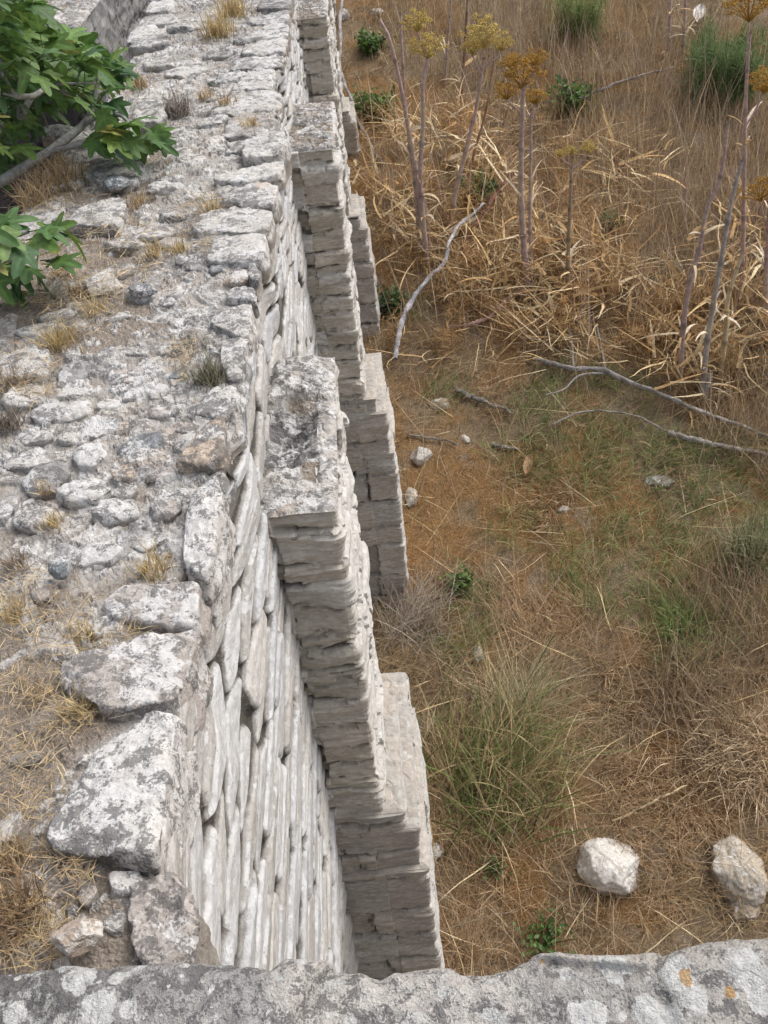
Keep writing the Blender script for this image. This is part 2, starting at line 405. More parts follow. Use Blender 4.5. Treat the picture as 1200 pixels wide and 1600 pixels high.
# ---- stones ------------------------------------------------------
def chaikin(P, it=2, q=0.22):
    for _ in range(it):
        A = P * (1 - q) + np.roll(P, -1, 0) * q; B = P * q + np.roll(P, -1, 0) * (1 - q)
        P = np.stack([A, B], 1).reshape(-1, P.shape[1])
    return P
def resample(P, n):
    Q = np.vstack([P, P[:1]]); L = np.concatenate([[0], np.cumsum(np.linalg.norm(np.diff(Q, axis=0), axis=1))])
    t = np.linspace(0, L[-1], n, endpoint=False)
    return np.stack([np.interp(t, L, Q[:, k]) for k in range(Q.shape[1])], 1)
def slab(poly, ztop, thick, seed, nth=110, nr=26, dome=0.004, rough=0.010, tilt=(0, 0), flare=0.015, bev=0.010):
    P = resample(chaikin(np.asarray(poly, float)[:, :2], 2, 0.13), nth); c = P.mean(0)
    size = np.linalg.norm(P - c, axis=1).mean()
    r = np.concatenate([np.linspace(0, 1, nr) ** 0.9, np.ones(8)])
    dz = np.concatenate([np.zeros(nr), np.linspace(0.06, 1, 8) ** 1.1])
    rr = r[:, None]; D = dz[:, None]
    edge = np.clip(1 - (1 - rr) * size / bev, 0, 1)
    X = c[0] + (P[None, :, 0] - c[0]) * (rr + flare * np.sin(D * 2.6)); Y = c[1] + (P[None, :, 1] - c[1]) * (rr + flare * np.sin(D * 2.6))
    Z = ztop + dome * (1 - rr ** 2) - bev * 0.6 * edge ** 2 - D * thick + tilt[0] * (X - c[0]) + tilt[1] * (Y - c[1])
    s = seed * 13
    nx = fbm(X * 9, Y * 9, Z * 22 + 50, seed=s, o=4); ny = fbm(X * 9 + 40, Y * 9, Z * 22, seed=s + 3, o=4)
    nz = fbm(X * 8, Y * 8, Z * 8 + 20, seed=s + 5, o=6, g=0.68); nf = fbm(X * 60, Y * 60, Z * 60, seed=s + 8, o=2)
    w = np.clip(rr, 0, 1) ** 3
    chip = sstep(fbm(X * 14, Y * 14, Z * 14, seed=s + 11, o=3), 0.08, 0.25) * np.clip((rr - 0.72) / 0.28, 0, 1) * (D < 0.4)
    Z = Z - chip * 0.016
    X = X + 2.2 * rough * nx * w + 0.3 * rough * nf; Y = Y + 2.2 * rough * ny * w + 0.3 * rough * nf
    Z = Z + (1.6 * rough * nz + 0.35 * rough * nf) * np.where(D > 0, 0.3, 1)
    V = np.stack([X, Y, Z], -1).reshape(-1, 3)
    return V, grid_faces(len(r), nth, True)
def grime(V, level=6.0):
    return sstep(V[:, 2] + 0.012 * noise(V[:, 0] * 25, V[:, 1] * 25, seed=8), level - 0.04, level + 0.004) * 0.8 + 0.2
def boulder(c, rad3, seed, n=40, rough=0.10, facets=9, rot=0.0, cut=0.78):
    th = np.linspace(0, math.pi, n)[:, None]; ph = np.linspace(0, 2 * math.pi, 2 * n, endpoint=False)[None]
    D = np.stack([np.sin(th) * np.cos(ph), np.sin(th) * np.sin(ph), np.cos(th) + 0 * ph], -1)
    R = np.random.RandomState(seed); k = np.ones(D.shape[:2])
    for _ in range(facets):
        q = R.normal(size=3); q /= np.linalg.norm(q); h = cut + 0.2 * R.rand()
        dt = D @ q
        k = np.minimum(k, np.where(dt > 0.05, h / np.maximum(dt, 0.05), 9))
    s = seed * 7
    k = k * (1 + rough * fbm(D[..., 0] * 1.8, D[..., 1] * 1.8, D[..., 2] * 1.8 + seed, seed=s, o=5, g=0.55))
    V = D * k[..., None] * np.array(rad3)
    cr, sr = math.cos(rot), math.sin(rot)
    V = np.stack([V[..., 0] * cr - V[..., 1] * sr, V[..., 0] * sr + V[..., 1] * cr, V[..., 2]], -1)
    return V.reshape(-1, 3) + np.asarray(c), grid_faces(n, 2 * n, True)

TONES = dict(w=(0.53, 0.515, 0.49), g=(0.33, 0.325, 0.32), b=(0.27, 0.29, 0.31), p=(0.47, 0.395, 0.335), t=(0.50, 0.42, 0.34), m=(0.42, 0.39, 0.365), l=(0.60, 0.59, 0.575))
COPING_END = None
COPING = [  # outline in the photo, top height, thickness, tone
    ([(60, 1315), (135, 1185), (228, 1100), (272, 1104), (278, 1130), (246, 1340), (160, 1330)], 6.11, 0.24, 'l', (0.02, 0.0)),
    ([(82, 1045), (135, 1020), (300, 972), (308, 985), (276, 1098), (252, 1092), (165, 1112), (120, 1085)], 6.06, 0.20, 'm', (-0.08, 0.05)),
    ([(155, 945), (185, 915), (300, 905), (312, 912), (308, 968), (240, 970), (175, 962)], 6.05, 0.16, 'm', (-0.05, 0.03)),
    ([(268, 722), (310, 672), (346, 652), (356, 664), (350, 712), (300, 718)], 6.13, 0.22, 't', (0.05, 0.1)),
    ([(300, 640), (328, 605), (370, 592), (372, 640), (345, 650)], 6.05, 0.13, 'w', (0, 0)),
    ([(278, 850), (298, 775), (338, 748), (350, 765), (322, 895), (285, 890)], 6.06, 0.22, 'l', (-0.03, 0.05)),
    ([(342, 528), (386, 524), (378, 588), (352, 592)], 6.05, 0.12, 'w', (0, 0)),
    ([(326, 505), (338, 485), (395, 470), (391, 521), (378, 526)], 6.05, 0.14, 'w', (0, 0)),
    ([(350, 465), (358, 448), (400, 444), (397, 466)], 6.03, 0.10, 'g', (0, 0)),
    ([(345, 438), (362, 424), (386, 416), (388, 432), (362, 440)], 6.03, 0.10, 'p', (0, 0)),
    ([(386, 436), (388, 414), (404, 410), (402, 440)], 6.03, 0.10, 'g', (0, 0)),
    ([(320, 402), (334, 370), (418, 362), (414, 404), (345, 410)], 6.06, 0.13, 'w', (0, 0)),
    ([(296, 348), (310, 333), (368, 320), (426, 328), (421, 356), (382, 364), (304, 362)], 6.05, 0.12, 'w', (0, 0)),
    ([(345, 308), (360, 292), (434, 281), (432, 316), (386, 322)], 6.07, 0.12, 'w', (0, 0)),
    ([(376, 240), (384, 216), (444, 200), (450, 222), (441, 236), (398, 246)], 6.14, 0.18, 'w', (0, 0)),
    ([(326, 278), (372, 262), (442, 248), (440, 270), (372, 284)], 6.05, 0.1, 'w', (0, 0)),
    ([(208, 176), (214, 152), (250, 132), (262, 140), (254, 186), (214, 190)], 6.16, 0.22, 'w', (0, 0)),
    ([(128, 270), (150, 250), (218, 244), (222, 252), (212, 284), (150, 284)], 6.10, 0.16, 'w', (0, 0)),
    ([(100, 345), (128, 318), (186, 306), (196, 312), (190, 348), (126, 352)], 6.08, 0.13, 'w', (0, 0)),
    ([(212, 1362), (270, 1350), (292, 1380), (300, 1440), (296, 1520), (222, 1520), (206, 1440)], 5.99, 0.34, 'm', (0.0, 0.0)),
    ([(0, 590), (0, 552), (56, 536), (78, 545), (74, 580), (34, 590)], 6.05, 0.11, 'w', (0, 0)),
]
for k, (pl, zt, th, tn, tl) in enumerate(COPING):
    zt = 6.01 + (zt - 6.02) * (0.45 if k < 3 else 0.3)
    P = np.array([atz(px, py, zt)[:2] for px, py in pl])
    V, F = slab(P, zt, th, 300 + k, tilt=tl, rough=0.010 if th < 0.2 else (0.013 if th < 0.3 else 0.019))
    mesh_obj("coping_stone", V, F, M_TOP, wall, TONES[tn], 1.0 if k < 6 else grime(V, 5.97))
# more blocks along the right edge farther on, and along the left edge
R2 = np.random.RandomState(21)
y = 3.75 * 1.0
y = 5.9
while y < 16:
    L = R2.uniform(0.25, 0.55); dpt = R2.uniform(0.25, 0.55)
    xr = float(right_edge(np.array(y))) + R2.uniform(-0.01, 0.035)
    P = np.array([(xr, y), (xr + R2.uniform(-.02, .02), y + L - 0.03), (xr - dpt * R2.uniform(.6, 1), y + L - 0.05), (xr - dpt, y + R2.uniform(0, .08)), (xr - dpt * .5, y - 0.01)])
    V, F = slab(P, 5.995 + R2.uniform(-0.012, 0.030), 0.12, 400 + int(y * 10), nth=70, nr=18)
    mesh_obj("coping_stone", V, F, M_TOP, wall, TONES[R2.choice(list('wwwgml'))], grime(V))
    y += L
y = 3.2
while y < 14:
    L = R2.uniform(0.25, 0.6); dpt = R2.uniform(0.25, 0.5)
    xl = float(left_edge(np.array(y))) + R2.uniform(-0.06, 0.04)
    if R2.rand() < 0.75:
        P = np.array([(xl, y), (xl + dpt, y + .03), (xl + dpt * R2.uniform(.7, 1), y + L - .05), (xl + R2.uniform(-.04, .04), y + L - .03)])
        V, F = slab(P, 5.995 + R2.uniform(-0.015, 0.025), 0.14, 500 + int(y * 10), nth=64, nr=16)
        mesh_obj("coping_stone", V, F, M_TOP, wall, TONES[R2.choice(list('wwwgml'))], grime(V))
    y += L

RUBBLE = [ # x, y, w, h in the photo, tone
 (37,617,62,40,'w'),(122,547,38,27,'w'),(168,550,33,20,'g'),(115,578,60,34,'g'),(216,528,63,20,'w'),(215,544,46,16,'w'),(265,543,44,22,'w'),
 (178,568,30,15,'g'),(212,577,36,16,'m'),(275,581,26,15,'b'),(210,590,75,15,'p'),(207,610,32,19,'w'),(170,628,36,17,'w'),(98,643,95,30,'w'),
 (113,610,42,18,'w'),(220,660,33,20,'w'),(188,664,24,18,'p'),(148,672,23,17,'t'),(55,682,50,18,'w'),(103,680,31,17,'w'),(138,708,60,46,'l'),
 (215,693,70,43,'b'),(48,715,90,28,'w'),(65,745,62,50,'g'),(195,735,36,22,'t'),(12,785,26,62,'g'),(195,763,40,22,'w'),(130,765,98,45,'w'),
 (178,795,68,38,'l'),(60,800,72,34,'w'),(145,865,100,38,'l'),(63,915,34,48,'m'),(40,945,32,20,'m'),(170,975,72,40,'w'),(90,990,34,25,'p'),
 (40,1180,58,32,'g'),(15,1285,42,48,'l'),(130,1392,34,26,'m'),(72,1410,36,24,'p'),(192,1374,62,40,'l'),
 (198,360,44,20,'w'),(243,362,48,20,'w'),(200,376,65,18,'w'),(185,418,65,18,'t'),(160,442,60,26,'w'),(220,455,48,24,'b'),(235,435,32,18,'g'),
 (260,467,28,16,'w'),(192,490,26,18,'w'),(248,490,28,20,'w'),(90,490,72,24,'m'),(60,512,75,24,'w'),(85,452,32,18,'m'),(180,507,30,16,'g'),
 (300,412,26,18,'g'),(283,402,24,18,'g'),(340,415,36,18,'b'),(292,430,24,12,'w'),(275,455,26,16,'m'),(255,640,44,22,'m'),(285,690,34,30,'w'),
 (255,790,52,40,'m'),(250,735,44,26,'m'),(230,840,46,30,'w'),(20,860,44,26,'w'),(295,665,40,26,'m'),(250,608,34,22,'m'),(310,560,36,22,'m'),
 (40,370,46,18,'m'),(60,300,50,20,'w'),(270,330,50,20,'m'),(260,290,48,18,'w'),(300,250,60,20,'w'),(90,205,50,18,'w'),(118,228,60,16,'m'),
 (280,235,40,14,'w'),(330,190,50,16,'w'),(330,150,50,12,'w'),(290,110,60,14,'w'),(360,120,50,14,'w'),(340,80,60,12,'w'),(250,100,50,14,'w'),(390,60,50,10,'w'),
 (300,40,70,12,'w'),(240,60,40,12,'w'),(410,30,50,10,'w'),(270,375,40,16,'m'),
]
for k, (px, py, w, h, tn) in enumerate(RUBBLE):
    zc = 6.0
    c = atz(px, py, zc); d = np.linalg.norm(c - C0)
    ex = atz(px + w / 2, py, zc) - atz(px - w / 2, py, zc); ey = atz(px, py - h / 2, zc) - atz(px, py + h / 2, zc)
    a = np.linalg.norm(ex) / 2; b = np.linalg.norm(ey) / 2 * 0.92
    RR = np.random.RandomState(600 + k)
    n = RR.randint(6, 9); an = np.sort((np.arange(n) + RR.uniform(-.28, .28, n)) / n * 2 * math.pi)
    rr = RR.uniform(0.84, 1.25, n)
    P = np.stack([c[0] + a * rr * np.cos(an), c[1] + b * rr * np.sin(an)], 1)
    hgt = min(a, b) * RR.uniform(0.15, 0.5)
    V, F = slab(P, 5.982 + min(hgt * 0.8, 0.026), 0.10, 700 + k, nth=72, nr=20, dome=min(a, b) * RR.uniform(0.0, 0.12), rough=0.006 + 0.04 * min(a, b), tilt=tuple(RR.uniform(-.16, .16, 2)), bev=max(0.006, min(a, b) * 0.18))
    mesh_obj("rubble_stone", V, F, M_TOP, wall, TONES[tn], grime(V))

# ---- buttresses --------------------------------------------------
def perimeter_strip(x0, x1, ya, yb, zs, step, seed, relief, rcorner=0.02):
    """front (facing -y), outer (+x) and back (+y) faces as one skin with rounded corners"""
    L1, L2 = x1 - x0, yb - ya
    tot = 2 * L1 + L2; s = np.linspace(0, tot, max(30, int(tot / step)))
    px = np.where(s < L1, x0 + s, np.where(s < L1 + L2, x1, x1 - (s - L1 - L2)))
    py = np.where(s < L1, ya, np.where(s < L1 + L2, ya + s - L1, yb))
    def blend(c): return np.clip((s - c) / rcorner * 0.5 + 0.5, 0, 1)
    a = -90 + 90 * blend(L1) + 90 * blend(L1 + L2); nx, ny = np.cos(np.radians(a)), np.sin(np.radians(a))
    inset = np.maximum(0, 1 - np.abs(s - L1) / rcorner) * 0.4 * rcorner + np.maximum(0, 1 - np.abs(s - L1 - L2) / rcorner) * 0.4 * rcorner
    Sg, Zg = np.meshgrid(s, zs, indexing='ij')
    o, m, ra, rb = relief(Sg, Zg, L1, L2)
    o = o - inset[:, None]
    X = px[:, None] + nx[:, None] * o; Y = py[:, None] + ny[:, None] * o
    # fold the top rim inwards under the cap
    fo = (0.02, 0.07)
    X = np.concatenate([X] + [X[:, -1:] - nx[:, None] * q for q in fo], 1); Y = np.concatenate([Y] + [Y[:, -1:] - ny[:, None] * q for q in fo], 1)
    Zg = np.concatenate([Zg] + [Zg[:, -1:] + q * 0.1 for q in fo], 1)
    m = np.concatenate([m, m[:, -1:], m[:, -1:]], 1); ra = np.concatenate([ra, ra[:, -1:], ra[:, -1:]], 1)
    return X, Y, Zg, m, ra, s
def course_relief(seed, hc, rag):
    R = np.random.RandomState(seed)
    zb = [-3.0]
    while zb[-1] < 7: zb.append(zb[-1] + R.uniform(hc[0], hc[1]))
    zb = np.array(zb)
    def relief(s, z, L1, L2):
        zz = z + 0.022 * noise(s * 3.0, z * 2, seed=seed) + 0.008 * noise(s * 14, z * 14, seed=seed + 1)
        k = np.searchsorted(zb, zz) - 1
        lo = zb[k]; hi = zb[k + 1]; t = (zz - lo) / (hi - lo); hh = hi - lo
        # stones along a course
        ln = 0.36 + 0.5 * _hash(k, k * 0, k * 0, seed + 5)
        off = _hash(k, k * 0 + 1, k * 0, seed + 5) * ln
        ss = s - L1 + 0.012 * noise(s * 12, z * 14, seed=seed + 2)
        far = (ss < 0.30) & (ss > -0.26)
        q = np.floor((ss + off) / ln); q = np.where(far, 1000, q)
        fx = (ss + off) / ln - q; dx = np.minimum(fx, 1 - fx) * ln; dx = np.where(far, np.minimum(0.30 - ss, ss + 0.26) + 0.03, dx)
        ra = _hash(k, q.astype(np.int64), k * 0, seed + 6); rb = _hash(k, q.astype(np.int64), k * 0 + 1, seed + 6)
        dz = np.minimum(t, 1 - t) * hh
        e = np.minimum(dz, dx) + 0.008 * noise(s * 22, z * 30, seed=seed + 3)
        m = sstep(e + 0.012 * noise(s * 6, z * 7, seed=seed + 12), -0.002, 0.009)
        pil = np.sqrt(np.clip(np.minimum(dz / 0.03, 1), 0, 1)) * 0.010 + 0.02 * noise(s * 5, z * 9, seed=seed + 13)
        miss = (rb > 0.93) & ~far & (s < L1)
        o = -0.040 * np.where(s > L1 + 0.02, 0.45, 1.0) * (1 - m) * (0.55 + 0.45 * noise(s * 9, z * 9, seed=seed + 9)) + m * (pil + (ra - 0.5) * rag)
        o = np.where(miss, o - 0.045, o)
        rc2 = _hash(k, q.astype(np.int64), k * 0 + 2, seed + 6); rd2 = _hash(k, q.astype(np.int64), k * 0 + 3, seed + 6)
        o = o + m * ((t - 0.5) * (rc2 - 0.5) * 0.035 + np.clip(ss, -0.3, 0.3) * (rd2 - 0.5) * 0.05)
        o = o - 0.022 * sstep(fbm(s * 9 + ra * 9, z * 13, seed=seed + 21, o=3), 0.12, 0.2) * (e < 0.035)
        o = o + 0.012 * fbm(s * 7, z * 18, seed=seed + 4, o=5) + 0.006 * fbm(s * 10, z * 70, seed=seed + 7, o=3)
        return o, m, ra, rb
    return relief
BT_SH = np.array([(0.53, 0.505, 0.45), (0.49, 0.46, 0.40), (0.56, 0.535, 0.49), (0.45, 0.43, 0.38), (0.51, 0.475, 0.42), (0.55, 0.54, 0.51)])
BT_PL = np.array([(0.41, 0.38, 0.345), (0.38, 0.355, 0.325), (0.44, 0.405, 0.365), (0.40, 0.385, 0.36), (0.42, 0.39, 0.35)])
def skin(name, parent, x0, x1, ya, yb, z0, z1, step, seed, hc, rag, tones, cap_fn=None, mat=M_BUT, plain=False):
    nz = max(12, int((z1 - z0) / step)); zs = np.linspace(z0, z1, nz)
    X, Y, Z, m, ra, s = perimeter_strip(x0, x1, ya, yb, zs, step, seed, course_relief(seed, hc, rag))
    tone = pick_tone(ra, tones)
    L1, L2 = x1 - x0, yb - ya
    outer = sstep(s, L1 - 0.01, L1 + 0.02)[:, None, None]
    tone = tone * (1 - outer) + (tone * 0.4 + np.array((0.50, 0.50, 0.49)) * 0.6) * outer      # outer side painted paler, standing in for light from the right
    ns, nzc = X.shape
    V = np.stack([X, Y, Z], -1).reshape(-1, 3)
    # cap: rows run from the front to the back, tied to the top rim of the skin
    ncx = max(8, int(L1 / step)); ncy = max(10, int(L2 / step))
    cx_ = np.linspace(x0, x1 + 0.012, ncx); cy_ = np.linspace(ya - 0.012, yb + 0.012, ncy)
    Yc, Xc = np.meshgrid(cy_, cx_, indexing='ij')
    h, mt, rat, rbt = top_relief(Xc + seed, Yc + seed * 3, seed + 40)
    edge = np.minimum(np.minimum(x1 + 0.012 - Xc, Yc - ya + 0.012), yb + 0.012 - Yc)
    hh = h * sstep(edge, -0.02, 0.08) - 0.02 * (1 - sstep(edge, 0, 0.03))
    dkw = None
    if plain: hh = hh * 0.35
    if cap_fn:
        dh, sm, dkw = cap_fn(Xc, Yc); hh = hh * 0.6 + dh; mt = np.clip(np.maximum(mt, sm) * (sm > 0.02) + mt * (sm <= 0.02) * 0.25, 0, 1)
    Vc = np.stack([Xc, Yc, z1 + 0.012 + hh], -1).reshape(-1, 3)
    V2 = np.concatenate([V, Vc])
    F = [np.concatenate([grid_faces(ns, nzc), grid_faces(ncy, ncx) [:, ::-1] + len(V)])]
    ct = pick_tone(rbt, tones if plain else STONE_TONES)
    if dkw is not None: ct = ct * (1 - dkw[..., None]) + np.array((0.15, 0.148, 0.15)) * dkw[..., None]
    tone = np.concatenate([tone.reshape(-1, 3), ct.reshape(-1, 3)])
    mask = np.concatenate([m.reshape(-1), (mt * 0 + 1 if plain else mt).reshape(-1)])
    o = mesh_obj(name, V2, F, mat, parent, tone, mask)
    o.data.materials.append(M_TOP)
    mi = np.zeros(len(o.data.polygons), np.int32); mi[(ns - 1) * (nzc - 1):] = 0 if plain else 1
    o.data.polygons.foreach_set('material_index', mi); flat_shade(o)
    return o
BUTT = [(2.85, 3.98, -0.26), (6.92, 7.98, -0.22), (10.75, 11.75, -0.25), (14.6, 15.6, -0.27), (18.6, 19.6, -0.27)]
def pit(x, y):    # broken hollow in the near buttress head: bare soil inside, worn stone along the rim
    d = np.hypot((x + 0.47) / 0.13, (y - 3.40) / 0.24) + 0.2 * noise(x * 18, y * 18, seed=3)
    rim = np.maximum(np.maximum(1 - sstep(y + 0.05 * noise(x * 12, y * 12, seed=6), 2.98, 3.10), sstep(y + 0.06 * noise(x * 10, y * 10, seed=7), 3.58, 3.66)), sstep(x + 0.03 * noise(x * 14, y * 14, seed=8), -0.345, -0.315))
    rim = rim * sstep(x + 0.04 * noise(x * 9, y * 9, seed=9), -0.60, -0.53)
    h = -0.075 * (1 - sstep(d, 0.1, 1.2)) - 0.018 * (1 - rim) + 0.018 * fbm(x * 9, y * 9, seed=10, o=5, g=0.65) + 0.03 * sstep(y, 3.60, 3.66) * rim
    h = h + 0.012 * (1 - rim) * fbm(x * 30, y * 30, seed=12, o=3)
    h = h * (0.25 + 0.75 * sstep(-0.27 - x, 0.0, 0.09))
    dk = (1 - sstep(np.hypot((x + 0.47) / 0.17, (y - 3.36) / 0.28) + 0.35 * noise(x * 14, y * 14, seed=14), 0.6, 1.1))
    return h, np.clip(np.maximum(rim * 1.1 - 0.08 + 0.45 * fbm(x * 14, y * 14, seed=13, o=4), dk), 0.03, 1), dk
for k, (ya, yb, xo) in enumerate(BUTT):
    st = (0.0075, 0.010, 0.015, 0.022, 0.04)[k]
    gz = float(ground_z(0.0, ya)) - 0.5
    zt = 5.6 if k != 2 else 5.62
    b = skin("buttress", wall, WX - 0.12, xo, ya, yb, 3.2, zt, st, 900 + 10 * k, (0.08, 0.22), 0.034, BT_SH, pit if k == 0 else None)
    # plinth: three set-offs down to the ground
    zt1 = 3.40 if k < 2 else 3.45
    skin("plinth", b, WX - 0.35, xo + 0.10, ya - 0.005, yb - 0.35, zt1 - 0.4, zt1, st, 1100 + 10 * k, (0.2, 0.3), 0.012, BT_PL, plain=True)
    skin("plinth", b, WX - 0.35, xo + 0.17, ya - 0.012, yb - 0.05, zt1 - 0.75, zt1 - 0.16, st, 1200 + 10 * k, (0.2, 0.34), 0.012, BT_PL, plain=True)
    skin("plinth", b, WX - 0.35, xo + 0.205, ya - 0.02, yb, gz, zt1 - 0.6, st, 1300 + 10 * k, (0.26, 0.42), 0.014, BT_PL, plain=True)
# ================================================================== PARAPET in front
def build_parapet():
    xs = np.arange(-1.1, 1.3, 0.0035); n1 = 150
    ang = np.linspace(0, 1, n1)
    # profile: from behind the viewer over the top and down the outer face
    yb, yf, zt = -0.25, 0.415, 7.07
    X, T = np.meshgrid(xs, ang, indexing='ij')
    prof_y = np.where(T < 0.82, yb + (yf - 0.03 - yb) * (T / 0.82), yf - 0.03 + 0.03 * np.sin((T - 0.82) / 0.18 * math.pi / 2))
    prof_z = np.where(T < 0.82, 0.0, -0.03 + 0.03 * np.cos((T - 0.82) / 0.18 * math.pi / 2))
    ridge = 0.02 * noise(X * 4.5, X * 0, seed=61) + 0.012 * noise(X * 13, X * 0, seed=62) + 0.005 * noise(X * 40, X * 0, seed=63)
    edge_px = [(-80, 1515), (0, 1512), (100, 1506), (160, 1512), (220, 1506), (300, 1500), (420, 1512), (440, 1496), (500, 1492), (560, 1500), (592, 1512), (610, 1504), (700, 1494), (720, 1506), (770, 1510), (800, 1500), (850, 1480), (930, 1478), (1000, 1476), (1060, 1470), (1110, 1452), (1200, 1444), (1300, 1436)]
    E = np.array([atz(a, b, zt) for a, b in edge_px])
    front = (np.interp(X, E[:, 0], E[:, 1]) - yf)
    ridge = ridge * 0.2
    Y = prof_y + (ridge + front) * sstep(T, 0.4, 0.9)
    w = 0.06 * noise(X * 5, T * 4, seed=64)
    f1, e, ra, rb, ou, ov = worley(X / 0.30 + w + 0.35, (Y + 0.1) / 0.30 + w, 66, 0.8)
    m = sstep(e, 0.01, 0.05)
    Z = zt + prof_z + 0.012 * (ra - 0.5) * 2 * m - 0.012 * (1 - m) + 0.008 * fbm(X * 9, Y * 9, seed=67, o=5, g=0.6) + 0.007 * fbm(X * 45, Y * 45, seed=68, o=4, g=0.65) + 0.0015 * fbm(X * 190, Y * 190, seed=69, o=2)
    # outer face going down
    zd = np.linspace(7.0, 0.0, 120); XD, ZD = np.meshgrid(xs, zd, indexing='ij')
    YD = Y[:, -1:] + 0.01 * noise(XD * 8, ZD * 20, seed=70) - 0.0
    ZD = ZD + (Z[:, -1:] - 0.012 - 7.0) * (1 - sstep(7.0 - ZD, 0, 0.4))
    X2 = np.concatenate([X, XD], 1); Y2 = np.concatenate([Y, YD], 1); Z2 = np.concatenate([Z, ZD], 1)
    V = np.stack([X2, Y2, Z2], -1).reshape(-1, 3)
    tone = pick_tone(ra, np.array([(0.42, 0.405, 0.385), (0.46, 0.44, 0.41), (0.50, 0.475, 0.44), (0.39, 0.38, 0.37)]))
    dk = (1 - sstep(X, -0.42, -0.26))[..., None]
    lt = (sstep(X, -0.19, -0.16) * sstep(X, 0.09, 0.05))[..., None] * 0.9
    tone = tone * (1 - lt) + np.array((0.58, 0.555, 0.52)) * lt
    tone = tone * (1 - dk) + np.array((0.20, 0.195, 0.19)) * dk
    lich = np.full(X.shape, 3.0); ora = np.full(X.shape, 3.0)
    spots = [(130, 1535, 22), (185, 1535, 11), (160, 1585, 25), (205, 1585, 14), (70, 1510, 9), (105, 1512, 12), (30, 1590, 16), (215, 1515, 8), (960, 1503, 22), (885, 1510, 13), (920, 1582, 28), (1020, 1570, 24), (1085, 1555, 22), (1060, 1520, 26), (1045, 1585, 20), (1170, 1510, 30), (1190, 1560, 20), (780, 1590, 14), (770, 1575, 8), (545, 1590, 10), (470, 1500, 10), (690, 1540, 10)]
    RS = np.random.RandomState(5)
    spots += [(RS.uniform(0, 1200), RS.uniform(1500, 1640), RS.uniform(2, 6)) for _ in range(120)]
    wob = 0.35 * noise(X * 60, Y * 60, seed=71) + 0.25 * noise(X * 160, Y * 160, seed=72)
    for px, py, r in spots:
        c = atz(px, py, zt); rr = r / F_PX * np.linalg.norm(c - C0)
        lich = np.minimum(lich, np.hypot(X - c[0], Y - c[1]) / rr)
    for px, py, r in [(1072, 1518, 10), (1075, 1530, 8), (1143, 1548, 9), (848, 1490, 4)]:
        c = atz(px, py, zt); rr = r / F_PX * np.linalg.norm(c - C0)
        ora = np.minimum(ora, np.hypot(X - c[0], Y - c[1]) / rr)
    z0 = np.zeros(XD.shape)
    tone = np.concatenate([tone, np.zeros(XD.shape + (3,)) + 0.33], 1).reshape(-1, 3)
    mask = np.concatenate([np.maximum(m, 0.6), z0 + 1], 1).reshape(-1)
    p = thing("parapet", "lichen spotted grey stone parapet across the foreground above the drop", "parapet", (0, 0.1, 0))
    M = M_PAR; t = M.node_tree; N = NB(t); b = t.nodes['Principled BSDF']
    base = b.inputs['Base Color'].links[0].from_socket
    q = N.pos()
    fine = N.noise(q, 150, 3, 0.6)
    wb = N.math('ADD', N.math('MULTIPLY', N.noise(q, 45, 5, 0.65), 1.7), N.math('MULTIPLY', fine, 0.9))
    def spot(nm): return N.ramp(N.math('ADD', N.attr(nm).outputs['Fac'], wb), 2.18, 2.30, 1, 0)
    lc = N.mix(N.ramp(fine, 0.3, 0.7), (0.50, 0.50, 0.475), (0.68, 0.675, 0.65))
    c = N.mix(N.math('MULTIPLY', spot('lichen'), 0.92), base, lc)
    c = N.mix(N.math('MULTIPLY', spot('orange_lichen'), 0.85), c, N.mix(N.ramp(fine, 0.3, 0.7), (0.38, 0.22, 0.09), (0.56, 0.36, 0.16)))
    N.l(c, b.inputs['Base Color'])
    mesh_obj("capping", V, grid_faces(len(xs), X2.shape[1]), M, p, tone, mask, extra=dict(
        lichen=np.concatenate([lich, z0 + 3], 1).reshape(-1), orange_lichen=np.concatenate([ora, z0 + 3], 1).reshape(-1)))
build_parapet()

# ================================================================== OTHER MASONRY
M_PIER = stone_material("dark_streaked_masonry", white=-0.25, dark=0.6, stretch=(2.2, 2.2, 0.28), soil=(0.12, 0.11, 0.105), wcol=(0.25, 0.245, 0.25), dcol=(0.06, 0.057, 0.06))
pier = thing("side_wall", "dark grey streaked masonry block beyond the fig tree, left of the long wall", "wall", (-4.0, 12.5, 1.8))
skin("masonry", pier, -7.0, -2.86, 11.0, 18.5, 0.5, 5.73, 0.03, 2100, (1.3, 2.2), 0.05, np.array([(0.085, 0.082, 0.086), (0.075, 0.072, 0.076), (0.095, 0.09, 0.094)]), mat=M_PIER)

